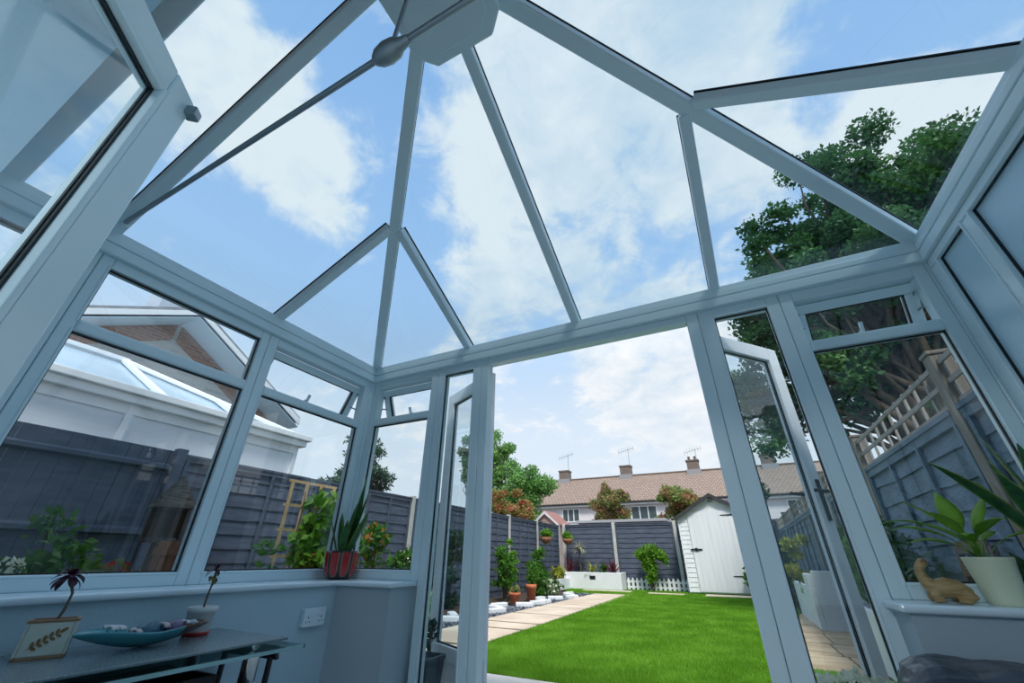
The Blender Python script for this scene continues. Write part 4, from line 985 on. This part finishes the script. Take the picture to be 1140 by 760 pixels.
# bird table with a thatched roof
THATCH = mat('thatch', (.07,.058,.048), .9, (.20,.165,.13), 14, stretch=(1,1,6), bump=.8, bscale=50)
DW = mat('dark_stained_wood', (.05,.026,.018), .7, (.11,.055,.03), 5, stretch=(4,4,.5), bump=.3); RW = mat('red_stained_wood', (.15,.05,.022), .6, (.24,.085,.04), 5, stretch=(4,4,.5), bump=.2)
bc = Vector((-4.0,1.86,0)); t = thing('bird_house', 'wooden bird house with a pointed thatched roof on a post', 'bird house', (bc.x,bc.y,GZ))
m_ = MB()
for k in range(9):
    r0 = .165*(1-k/9.2); r1 = r0*.90; z0 = 1.145+k*.0255
    m_.lathe([(r0*1.02,z0-.012),(r0,z0),(r1,z0+.026)], (bc.x,bc.y,0), 4, smooth=False, rot=PI/4)
m_.build('thatched_roof', THATCH, t)
b = MB(); 
for sx in (-1,1):
    for sy in (-1,1): b.box((bc.x+sx*.085-.012,bc.y+sy*.085-.012,.90),(bc.x+sx*.085+.012,bc.y+sy*.085+.012,1.14))
b.build('corner_post', DW, t)
MB().box((bc.x-.095,bc.y-.095,.92),(bc.x-.08,bc.y+.095,1.13)).box((bc.x-.08,bc.y+.08,.92),(bc.x+.095,bc.y+.095,1.13)).build('back_wall', DW, t)
MB().box((bc.x-.10,bc.y-.10,.885),(bc.x+.10,bc.y+.10,.905)).build('floor_board', DW, t, .003)
MB().box((bc.x-.035,bc.y-.035,GZ),(bc.x+.035,bc.y+.035,.885)).build('post', DW, t, .004)
b = thing('wooden_trough', 'reddish wooden upright planter box under the bird house', 'planter', (-3.82,1.80,GZ))
for k in range(4): q = MB(); q.obox((-3.80+.0,1.715+.048*k,GZ),(.014,0,0),(0,.045,0),(0,.05,.99)); q.build('board', RW, b, .003)
q = MB(); q.obox((-3.79,1.74,.80),(.02,0,0),(0,.22,0),(0,0,.05)); q.build('cross_batten', RW, b)
t = MB().tube([(-3.92,2.06,GZ),(-3.95,2.01,1.15)], .009, 8).build('garden_cane', CANE); tag(t, 'thin pale garden cane leaning beside the bird house', 'cane')

# square grey pot outside the sidelight and the white flowers by the other door leaf
GP = mat('grey_plastic', (.10,.12,.14), .5)
c = Vector((-1.845,2.505,-.098)); t = thing('square_pot', 'grey tapered square pot standing between sidelight and folded door leaf', 'plant pot', c)
m_ = MB(); m_.lathe([(.0,.0),(.080,0),(.120,.345),(.135,.347),(.136,.37),(.118,.371),(.112,.345),(0,.33)], c, 4, smooth=False, rot=PI/4); m_.build('pot', GP, t)
MB().lathe([(0,.335),(.112,.335)], c, 4, rot=PI/4).build('soil', SOIL, t)
bl = clumps((c.x-.01,c.y,c.z+.47), (.06,.06,.10), 8, .03, .05, 31); s = MB()
for i in range(4): s.tube([c+Vector((0,0,.33)), Vector([float(v) for v in bl[i][0]])], .004, 5)
s.build('stem', STEM, t); leaf_cloud('foliage', in_blobs(bl, 130, .3), .05, LD, t, .5, .4)
fp = Vector((.36,2.80,-.098)); t = thing('flower_pot', 'pot of cream hydrangea flowers outside the right hand doorway post', 'plant pot', fp)
t['label'] = 'pot of cream hydrangea flowers between sidelight and open door leaf'
MB().lathe([(0,0),(.09,0),(.115,.20),(.12,.22),(.11,.22),(.10,.20),(0,.19)], fp, 24).build('pot', mat('blue_grey_glaze',(.16,.25,.30),.3), t); MB().lathe([(0,.195),(.1,.195)], fp, 18).build('soil', SOIL, t)
bl = clumps(fp+Vector((0,-.02,.28)), (.11,.10,.07), 10, .04, .07, 32); s = MB()
for i in range(6): s.tube([fp+Vector((0,0,.19)), Vector([float(v) for v in bl[i][0]])], .004, 5)
s.build('stem', STEM, t); leaf_cloud('foliage', in_blobs(bl, 200, .3), .06, LG, t, .6, .2)
hd = [(fp+Vector(p), (.05,.05,.036)) for p in ((-.02,-.02,.41),(.09,-.03,.40),(-.10,-.0,.385),(.03,.07,.40))]
leaf_cloud('flower_head', in_blobs(hd, 420, .75), .022, FLW, t, .9, .6)

# far side by the trellis fence
shrub('golden_conifer', 'golden yellow conifer bush seen through the door leaf with the handle', 'bush', (1.0,9.4,GZ), 1.42, .26, 2600, .075, LY, 4, seed=41, ratio=.35, up=.8)
shrub('dark_shrub', 'dark shrub behind the golden conifer', 'shrub', (.95,11.6,GZ), 1.2, .30, 800, .11, LD, 4, seed=42)
wb = thing('white_planter', 'white painted stepped planter wall beside the tan slabs', 'planter', (1.0,9,GZ))
MB().box((.88,8.35,GZ),(.96,10.6,.45)).box((.96,8.35,GZ),(1.27,8.43,.66)).box((.88,8.35,.45),(.96,8.75,.62)).build('wall', WHITEP, wb, .01); MB().box((.96,8.43,GZ),(1.27,10.6,.38)).build('soil', SOIL, wb)
wb2 = thing('white_planter', 'white painted trough planter nearest the conservatory along the trellis fence', 'planter', (1.1,5.4,GZ))
MB().box((.98,4.9,GZ),(1.04,6.6,.40)).box((1.04,4.9,GZ),(1.27,4.96,.40)).box((1.04,6.54,GZ),(1.27,6.6,.40)).build('wall', WHITEP, wb2, .008); MB().box((1.04,4.96,GZ),(1.27,6.54,.34)).build('soil', SOIL, wb2)
shrub('climbing_shrub', 'green climbing plants in the white trough by the trellis fence', 'climber', (1.15,5.7,.33), .95, .16, 1100, .09, LG, 6, [((1.15,5.2+.24*k,.62+.16*(k%3)),(.12,.2,.26)) for k in range(6)], seed=43)
shrub('dark_shrub', 'dark leafy shrub below the trellis fence outside the figurine window', 'shrub', (1.10,4.4,GZ), 1.05, .16, 700, .08, LD, 5, [((1.12,4.05+.2*k,.60+.13*(k%3)),(.12,.16,.24)) for k in range(6)], seed=44)
shrub('dark_shrub', 'low dark shrub at the fence foot behind the ribbed pot', 'shrub', (1.10,2.9,GZ), .85, .14, 420, .08, LD, 5, [((1.12,2.68+.12*k,.50+.1*(k%2)),(.10,.12,.22)) for k in range(4)], seed=45)
gc = thing('garden_chair', 'brown folding garden chair leaning against the trellis fence', 'chair', (1.22,3.55,GZ))
for y in (3.35,3.78): MB().obox((1.15,y,GZ),(.03,0,0),(0,.035,0),(.10,0,.98)).build('leg', DW, gc, .004)
for z in (.45,.60,.72,.84): MB().obox((1.165+z*.09,3.385,z),(.02,0,0),(0,.395,0),(.006,0,.07)).build('back_slat', DW, gc, .003)

# ------------------------------------------------------------------ trees beyond the fences
def tree(name, label, base, blobs, n, size, m, trunk=.2, group='trees beyond the fences', ratio=.6, shell=.35, up=.1):
    t = thing(name, label, 'tree', base, group); b = Vector(base); top = Vector([float(v) for v in np.mean([x[0] for x in blobs], 0)])
    s = MB(); s.tube(wig(b-Vector((0,0,.2)), top, 7, .03, 5), [trunk,trunk*.9,trunk*.8,trunk*.65,trunk*.5,trunk*.35,trunk*.2], 10); s.build('trunk', BARK, t)
    br = MB()
    for i, (c_, q_) in enumerate(blobs[::2]):
        p = b.lerp(top, random.uniform(.35,.85)); br.tube(wig(p, Vector([float(v) for v in c_]), 6, .08, i), [trunk*.28,trunk*.22,trunk*.16,trunk*.11,trunk*.07,trunk*.03], 6)
    br.build('branch', BARK, t); leaf_cloud('foliage', in_blobs(blobs, n, shell), size, m, t, ratio, up); return t
OAK = leafmat('oak_leaf', (.04,.13,.05), (.12,.28,.085), (.07,.19,.065), scale=.9, trans=.4)
bl = clumps((4.35,9.1,7.9),(1.45,1.6,2.0),40,.28,.50,51) + clumps((3.4,9.3,6.2),(2.0,1.8,1.7),54,.32,.56,52) + clumps((2.7,9.6,4.6),(2.1,1.6,1.4),46,.28,.50,53) + clumps((2.4,8.9,6.9),(.9,.9,1.1),20,.22,.40,57) + clumps((1.5,9.1,5.5),(.9,.8,.9),18,.2,.38,58) + clumps((1.6,9.9,3.6),(1.4,1.0,1.1),24,.22,.40,54) + clumps((5.2,8.9,6.6),(1.5,1.5,1.8),30,.4,.62,55) + clumps((4.0,9.2,3.6),(2.0,1.5,1.2),16,.25,.45,56)
tree('oak_tree', 'large dark green oak towering over the trellis fence', (4.0,9.6,GZ), bl, 120000, .098, OAK, .32, ratio=.6, shell=.15)
PINEM = leafmat('pine_needles', (.03,.075,.045), (.08,.15,.09), scale=1.0, trans=.15)
bl = clumps((-25.6,24,8.2),(1.3,1.2,1.5),16,.5,.8,61,.5) + clumps((-25.8,24,6.2),(2.9,2.0,1.1),34,.55,.95,62,.45) + clumps((-25.6,24,4.3),(2.9,2.0,1.2),22,.5,.9,63,.5)
tree('pine_tree', 'distant pine with layered branches seen beyond the corner window', (-25.6,24,-.1), bl, 12000, .34, PINEM, .3, ratio=.3)
bl = clumps((-9.75,19.3,3.05),(1.15,.9,1.0),26,.28,.45,71); tree('photinia_tree', 'round red leaved photinia behind the long fence', (-9.7,19.3,-.1), bl, 14000, .105, LR, .12)
bl = clumps((-13.3,24.5,6.4),(1.1,1.2,2.3),26,.45,.75,72) + clumps((-11.6,24.5,4.7),(1.9,1.4,1.4),30,.45,.8,73) + clumps((-12.9,24.5,3.3),(2.2,1.3,1.2),20,.45,.8,75)
tree('green_tree', 'bright green bushy tree behind the red photinia', (-12.2,24.5,-.1), bl, 22000, .16, leafmat('fresh_green',(.09,.25,.05),(.24,.46,.13),scale=.8), .2)
bl = clumps((-13.05,20.5,5.95),(.72,.6,1.25),16,.25,.42,76); tree('slender_tree', 'loose slender dark tree rising beside the doorway post', (-13.05,20.5,-.1), bl, 3600, .13, LG, .1)
bl = clumps((-4.85,20.2,2.75),(1.05,.7,.80),24,.24,.42,77) + [((-5.05,20.2,3.75),(.22,.22,.40)),((-4.4,20.2,3.45),(.2,.2,.3))]; tree('bronze_bush', 'bronze red bush in front of the terraced house between its two windows', (-4.85,20.2,-.1), bl, 9000, .105, LBR, .1)
bl = clumps((-1.85,19.9,2.75),(1.05,.7,.98),26,.24,.40,78); tree('bronze_bush', 'bronze and green bush beside the shed roof', (-1.85,19.9,-.1), bl, 10000, .105, leafmat('bronze_green',(.16,.26,.05),(.44,.22,.12),(.22,.30,.08),scale=1.7), .1)
bl = clumps((1.0,21.5,3.3),(.7,.7,.6),12,.25,.4,79); tree('green_bush', 'small dark green tree above the far end of the trellis fence', (1.0,21.5,-.1), bl, 2000, .17, LD, .1)

# ------------------------------------------------------------------ buildings
TILE = brickmat('roof_tile', (.27,.20,.16), (.34,.25,.20), (.17,.125,.10), 1, .035, .30, .28, axes=(0,1), rough=.85)
RENDER = mat('pale_render', (.68,.65,.68), .85, (.74,.70,.73), 1)
CHB = brickmat('chimney_brick', (.13,.09,.075), (.18,.125,.10), (.20,.18,.16))
WINW = mat('window_white', (.80,.82,.84), .4); DGL = mat('dark_window_glass', (.03,.05,.06), .08, (.06,.09,.10), 2)
hs = thing('terraced_house', 'terraced house row with tiled roof and four chimneys beyond the far fence', 'house', (-5,38,-.1))
HY, HE = 36.2, 5.05; HR = 40.2; HZ = 7.62
MB().box((-17,HY,-.3),(10,44,HE)).build('wall', RENDER, hs)
b = MB(); b.extr([(-17.3,HY-.35,HE-.12),(-17.3,HR,HZ),(-17.3,HR,HZ+.14),(-17.3,HY-.35,HE+.03)], (27.6,0,0)); b.build('roof', TILE, hs)
b = MB(); b.extr([(-17.3,44.5,HE-.1),(-17.3,HR,HZ),(-17.3,HR,HZ+.14),(-17.3,44.5,HE+.03)], (27.6,0,0)); b.build('roof', TILE, hs)
MB().box((-17.3,HR-.12,HZ+.1),(10.3,HR+.12,HZ+.24)).build('ridge_tiles', CHB, hs, .05)
MB().box((-17.2,HY-.45,HE-.16),(10.2,HY-.33,HE-.04)).build('gutter', BLACK, hs); MB().box((-17.2,HY-.33,HE-.30),(10.2,HY,HE-.14)).build('fascia', WINW, hs)
for i, (x, w) in enumerate(((-14.05,1.0),(-7.85,1.0),(-1.85,1.0),(4.0,1.0))):
    b = MB(); b.box((x-w/2,HR-.45,HZ-.35),(x+w/2,HR+.45,HZ+1.05)); ch = b.build('chimney', CHB, hs)
    MB().box((x-w/2-.06,HR-.51,HZ+.95),(x+w/2+.06,HR+.51,HZ+1.06)).build('chimney_cap', CHB, ch); MB().box((x-w/2-.1,HR-.62,HZ-.35),(x+w/2+.1,HR+.5,HZ+.20)).build('flashing', mat('lead_grey',(.28,.28,.29),.6), ch)
    q = MB()
    for dx in (-.25,.25): q.lathe([(.12,0),(.10,.32),(.13,.36),(.10,.37)], (x+dx,HR,HZ+1.05), 12)
    q.build('chimney_pot', CHB, ch) if i > 1 else None
    if i in (0,1,2):
        q = MB(); zt = HZ+2.7-(.6 if i == 2 else 0); q.tube([(x+.4,HR,HZ+.9),(x+.4,HR,zt)], .025, 6); q.tube([(x-.55,HR-.1,zt-.35),(x+1.0,HR+.1,zt+.05)], .02, 6)
        for k in range(7): p = Vector((x-.5+.23*k,HR-.1+.03*k,zt-.34+.06*k)); q.tube([p+Vector((0,0,-.28)), p+Vector((0,0,.28))], .012, 5)
        q.build('aerial', GREYMETAL, hs)
for x0, x1, z0, z1, nb in ((-13.1,-11.5,3.55,4.66,3),(-7.1,-5.0,3.45,4.66,3),(-1.5,.4,3.5,4.66,3),(4.0,5.8,3.5,4.66,3)):
    f_ = MB(); y0 = HY-.06
    f_.box((x0,y0,z0),(x1,HY+.02,z0+.09)).box((x0,y0,z1-.08),(x1,HY+.02,z1))
    for k in range(nb+1): xx = x0+(x1-x0-.08)*k/nb; f_.box((xx,y0,z0+.09),(xx+.08,HY+.02,z1-.08))
    fo = f_.build('window', WINW, hs); MB().box((x0+.08,y0+.03,z0+.09),(x1-.08,y0+.05,z1-.08)).build('pane', DGL, fo)
gr = thing('garage', 'low flat roofed garage behind the far fence', 'garage', (-4,17.5,-.1))
MB().box((-5.4,16.8,-.2),(-2.15,18.7,2.03)).build('wall', brickmat('pink_brick',(.40,.24,.20),(.46,.29,.25),(.5,.45,.42)), gr); MB().box((-5.5,16.7,2.03),(-2.05,18.8,2.13)).build('roof', mat('grey_roof_edge',(.40,.41,.43),.8), gr, .01)
gs = thing('garden_shed', 'small shed with a reddish gabled roof behind the long fence', 'shed', (-8.5,20.5,-.1)); RT = mat('reddish_felt', (.30,.14,.12), .9, (.36,.18,.15), 12)
gx0, gx1, gy = -8.75, -7.55, 20.0; gm = (gx0+gx1)/2
MB().extr([(gx0,gy,-.2),(gx1,gy,-.2),(gx1,gy,2.25),(gm,gy,2.78),(gx0,gy,2.25)], (0,1.6,0)).build('wall', mat('pinkish_timber',(.46,.33,.30),.8,(.52,.38,.35),4), gs)
MB().box((-10.2,gy+.35,-.2),(gx0,gy+1.6,2.3)).build('wall', RENDER, gs) if False else None
for s_ in (-1,1):
    b = MB(); xe = gm+s_*.72; b.extr([(gm,gy-.10,2.80),(xe,gy-.10,2.22),(xe,gy-.10,2.28),(gm,gy-.10,2.90)], (0,1.9,0)); b.build('roof_slope', RT, gs)
    b = MB(); b.extr([(gm,gy-.13,2.74),(xe,gy-.13,2.16),(xe,gy-.13,2.26),(gm,gy-.13,2.88)], (0,.03,0)); b.build('bargeboard', RENDER, gs)

# the neighbour's conservatory and gable
NC = thing('neighbour_conservatory', 'white conservatory of the neighbours beyond the long fence', 'conservatory', (-7.5,2,-.1))
nx, ny, nz, ns = -6.35, 4.45, 2.56, .50; nh = 2.05
NW = mat('white_neighbour_panel', (.80,.85,.90), .45, (.84,.88,.92), 2)
MB().box((-10.4,-1.0,-.2),(nx,ny,nz-.1)).build('panel_wall', NW, NC)
b = MB()
for y in (-.9,.62,2.1,3.5,4.43): b.box((nx,y-.035,-.1),(nx+.03,y+.035,nz-.1))
b.box((nx,-1,nz-.24),(nx+.02,ny,nz-.1)); b.build('mullion', PVCW, NC)
b = MB()   # gutter and fascia round the eaves
b.box((nx,-1.0,nz-.12),(nx+.10,ny+.10,nz-.02)).box((nx+.02,-1.0,nz-.02),(nx+.15,ny+.15,nz+.07)).box((-10.4,ny,nz-.12),(nx,ny+.10,nz-.02)).box((-10.4,ny+.02,nz-.02),(nx+.02,ny+.15,nz+.07)); b.build('gutter', PVCW, NC, .012)
rx, ry, rzz = nx-nh, ny-nh, nz+ns*nh
def nb(p, q, w=.075): MB().bar(p, q, w, .07, (0,0,1)).build('roof_bar', PVCW, NC, .01)
nb((nx,ny,nz+.02),(rx,ry,rzz)); nb((nx,ry,nz+.02),(rx,ry,rzz)); nb((rx,-1.0,rzz),(rx,ry+.06,rzz), .14); nb((nx,.9,nz+.02),(rx,.9,rzz)); nb((nx,-.5,nz+.02),(rx,-.5,rzz)); nb((rx,ny,nz+.02),(rx,ry,rzz)); nb((nx,3.45,nz+.02),(nx-1.0,3.45,nz+.02+ns*1.0))
NG = mat('pale_polycarbonate', (.38,.50,.62), .25, (.44,.56,.66), 1.5)
MB().extr([(nx,-1,nz),(nx,ny,nz),(rx,ry,rzz-.03),(rx,-1,rzz-.03)], (0,0,.012)).build('roof_sheet', NG, NC); MB().extr([(nx,ny,nz),(-10.4,ny,nz),(rx-1,ry,rzz-.03),(rx,ry,rzz-.03)], (0,0,.012)).build('roof_sheet', NG, NC)
MB().box((nx-.02,ny-.02,1.1),(nx+.0,ny+.34,1.95)).build('open_vent', NW, NC) if False else None
NH = thing('neighbour_house', 'brick and tile hung gable end of the neighbouring house', 'house', (-11,3.8,-.1))
gx, gy, gz, gsl, gh = -11.0, 3.80, 5.86, .56, 2.85
HANG = brickmat('buff_gable_brick', (.44,.43,.41), (.60,.57,.53), (.52,.53,.53), 1, .012, .225, .09, axes=(1,2)); GB = brickmat('gable_brick', (.34,.14,.09), (.42,.23,.16), (.36,.30,.26), axes=(1,2))
MB().extr([(gx,gy-gh,-.2),(gx,gy+gh,-.2),(gx,gy+gh,gz-gsl*gh),(gx,gy,gz),(gx,gy-gh,gz-gsl*gh)], (-5,0,0)).build('wall', HANG, NH)
for yb in (2.72,4.15):
    zt = gz-gsl*abs(yb-gy)-.10; MB().extr([(gx,yb-.14,2.0),(gx,yb+.14,2.0),(gx,yb+.14,zt-.08),(gx,yb-.14,zt-.03)], (.025,0,0)).build('brick_pier', GB, NH) if False else None
for s_ in (-1,1):
    b = MB(); b.extr([(gx,gy+s_*.05,gz-.15),(gx,gy+s_*gh,gz-.15-gsl*gh),(gx,gy+s_*gh,gz-.55-gsl*gh),(gx,gy+s_*.05,gz-.55)], (.03,0,0)); b.build('brick_band', GB, NH)
for y0, y1, ztop in ():
    b = MB(); b.extr([(gx,y0,ztop),(gx,y1,ztop),(gx,y1+.75,ztop-.75),(gx,y0+.75,ztop-.75)] if False else [(gx,y0,3.0),(gx,y1,3.0),(gx,y1,ztop-.02),(gx,y0,ztop-.1)], (.03,0,0)); b.build('brick_band', GB, NH)
for s_ in (-1,1):
    ye = gy+s_*(gh+.35); ze = gz-gsl*(gh+.35)
    MB().extr([(gx+.80,gy,gz+.02),(gx+.80,ye,ze+.02),(gx+.80,ye,ze+.16),(gx+.80,gy,gz+.16)], (-5.4,0,0)).build('roof_slope', mat('slate_tile',(.20,.21,.23),.8,(.27,.28,.30),6), NH)
    MB().extr([(gx+.81,gy,gz-.06),(gx+.81,ye,ze-.06),(gx+.81,ye,ze+.10),(gx+.81,gy,gz+.06)], (.04,0,0)).build('bargeboard', WINW, NH)
    MB().extr([(gx+.81,gy,gz-.12),(gx+.81,ye,ze-.12),(gx+.81,ye,ze-.10),(gx+.81,gy,gz-.10)], (-.81,0,0)).build('soffit', mat('blue_grey_soffit',(.62,.76,.86),.6,(.65,.79,.88),3), NH)
MB().box((gx-1.0,3.3,5.3),(gx-.2,4.05,6.9)).build('chimney', mat('pale_chimney',(.42,.47,.55),.8,(.48,.53,.60),3), NH)

# ------------------------------------------------------------------ sky and sun
def make_world():
    w = bpy.data.worlds.new('sky'); SC.world = w; w.use_nodes = True; nt = w.node_tree; N = nt.nodes; L = nt.links
    bg = N['Background']
    tc = N.new('ShaderNodeTexCoord'); D = tc.outputs['Generated']
    def math_(op, a, b=None, clamp=False):
        n = N.new('ShaderNodeMath'); n.operation = op; n.use_clamp = clamp
        for i, x in enumerate((a, b)):
            if x is None: continue
            if isinstance(x, (int, float)): n.inputs[i].default_value = x
            else: L.new(x, n.inputs[i])
        return n.outputs[0]
    sep = N.new('ShaderNodeSeparateXYZ'); L.new(D, sep.inputs[0]); z = sep.outputs[2]
    den = math_('ADD', math_('MAXIMUM', z, 0.0), .30)
    pv = N.new('ShaderNodeVectorMath'); pv.operation = 'DIVIDE'; L.new(D, pv.inputs[0])
    cb = N.new('ShaderNodeCombineXYZ'); L.new(den, cb.inputs[0]); L.new(den, cb.inputs[1]); L.new(den, cb.inputs[2]); L.new(cb.outputs[0], pv.inputs[1])
    def noise(scale, detail, rough, off, dist=0):
        mp = N.new('ShaderNodeMapping'); mp.inputs['Location'].default_value = off; L.new(pv.outputs[0], mp.inputs[0])
        n = N.new('ShaderNodeTexNoise'); n.inputs['Scale'].default_value = scale; n.inputs['Detail'].default_value = detail
        n.inputs['Roughness'].default_value = rough; n.inputs['Distortion'].default_value = dist
        L.new(mp.outputs[0], n.inputs['Vector']); return n.outputs['Fac']
    n1 = noise(3.6, 12, .62, (2.3,1.1,0), .35); n2 = noise(1.6, 6, .5, (5.1,3.2,1)); n3 = noise(9.5, 10, .62, (1.2,7.7,2), .4)
    dens = math_('ADD', math_('MULTIPLY', math_('SUBTRACT', n1, .5), 2.6), math_('MULTIPLY', math_('SUBTRACT', n3, .5), 1.7))
    blobs = [((-.05,.56,.83),30,.55),((.063,.491,.869),16,.18),((.22,.44,.87),17,.50),((-.461,.664,.589),8,.5),((-.303,.747,.592),11,.30),((-.095,.903,.418),14,.75),
             ((.432,.643,.633),8,.8),((.372,.65,.662),7,.5),((-.662,.194,.724),12,.6),((-.628,.313,.713),10,.42),((-.66,.09,.75),10,.38),((.008,.981,.192),8,.6),((-.233,.409,.882),20,.30),
             ((-.756,.076,.65),8,.25),((-.643,.451,.62),7,.30),
             ((-.636,.548,.543),13,-.5),((-.79,.23,.57),12,-.55),((-.47,.36,.80),12,-.5),((.36,.57,.738),11,-.75),((.05,.784,.62),8,-.35),((-.76,.37,.53),11,-.4),((-.50,.50,.70),9,-.3),((-.52,.17,.837),8,-.30),((.62,.5,.6),14,-.4)]
    for d, ang, a in blobs:
        dv = Vector(d).normalized()
        dp = N.new('ShaderNodeVectorMath'); dp.operation = 'DOT_PRODUCT'; L.new(D, dp.inputs[0]); dp.inputs[1].default_value = dv
        mr = N.new('ShaderNodeMapRange'); mr.interpolation_type = 'SMOOTHSTEP'
        mr.inputs['From Min'].default_value = math.cos(math.radians(ang)); mr.inputs['From Max'].default_value = 1
        mr.inputs['To Min'].default_value = 0; mr.inputs['To Max'].default_value = a
        L.new(dp.outputs['Value'], mr.inputs['Value']); dens = math_('ADD', dens, mr.outputs[0])
    cm = N.new('ShaderNodeMapRange'); cm.interpolation_type = 'SMOOTHSTEP'; L.new(dens, cm.inputs['Value'])
    cm.inputs['From Min'].default_value = -.18; cm.inputs['From Max'].default_value = .60
    # clear sky
    sky = N.new('ShaderNodeValToRGB'); cr = sky.color_ramp; L.new(z, sky.inputs[0])
    cr.elements[0].position = 0; cr.elements[0].color = (.72,.83,.95,1); cr.elements[1].position = 1; cr.elements[1].color = (.30,.52,.88,1)
    for p, c in ((.25,(.68,.82,.97)),(.52,(.47,.68,.97)),(.75,(.38,.60,.93))):
        e = cr.elements.new(p); e.color = (*c,1)
    cloud = N.new('ShaderNodeValToRGB'); cc = cloud.color_ramp
    cc.elements[0].position = .40; cc.elements[0].color = (.64,.77,.90,1); cc.elements[1].position = .56; cc.elements[1].color = (.98,.99,1.0,1)
    L.new(math_('ADD', math_('ADD', math_('MULTIPLY', n2, .40), math_('MULTIPLY', n1, .30)), math_('MULTIPLY', n3, .30)), cloud.inputs[0])
    mx = N.new('ShaderNodeMix'); mx.data_type = 'RGBA'; L.new(cm.outputs[0], mx.inputs[0]); L.new(sky.outputs[0], mx.inputs[6]); L.new(cloud.outputs[0], mx.inputs[7])
    hz = N.new('ShaderNodeMapRange'); hz.interpolation_type = 'SMOOTHSTEP'; L.new(z, hz.inputs['Value'])
    hz.inputs['From Min'].default_value = .02; hz.inputs['From Max'].default_value = .45; hz.inputs['To Min'].default_value = .75; hz.inputs['To Max'].default_value = 0
    m2 = N.new('ShaderNodeMix'); m2.data_type = 'RGBA'; L.new(hz.outputs[0], m2.inputs[0]); L.new(mx.outputs[2], m2.inputs[6]); m2.inputs[7].default_value = (.80,.88,.97,1)
    L.new(m2.outputs[2], bg.inputs[0])
    br = N.new('ShaderNodeMapRange'); br.interpolation_type = 'SMOOTHSTEP'; L.new(z, br.inputs['Value'])
    br.inputs['From Min'].default_value = .38; br.inputs['From Max'].default_value = .60; br.inputs['To Min'].default_value = 1.0; br.inputs['To Max'].default_value = 1.2
    L.new(br.outputs[0], bg.inputs[1])
make_world()
fill_area = bpy.data.lights.new('fill_light', 'AREA'); lo = bpy.data.objects.new('fill_light', fill_area); COL.objects.link(lo)  # added fill light in the unseen room behind the camera, brightens the window frames
fill_area.shape = 'DISK'; fill_area.size = .5; fill_area.energy = 45; fill_area.color = (.95,.97,1); lo.location = (-.6,-1.6,2.45)
sun = bpy.data.lights.new('sun', 'SUN'); so = bpy.data.objects.new('sun', sun); COL.objects.link(so)
sun.energy = 3.7; sun.angle = math.radians(12); sun.color = (1,.95,.86)
so.rotation_euler = Vector((-.27,.50,-.83)).to_track_quat('-Z','Y').to_euler()

SC.view_settings.view_transform = 'Standard'; SC.view_settings.look = 'None'
SC.view_settings.exposure = 0.0; SC.view_settings.gamma = 1; SC.view_settings.use_curve_mapping = False
SC.cycles.use_denoising = True
SC.cycles.max_bounces = 8; SC.cycles.transparent_max_bounces = 24; SC.cycles.diffuse_bounces = 4
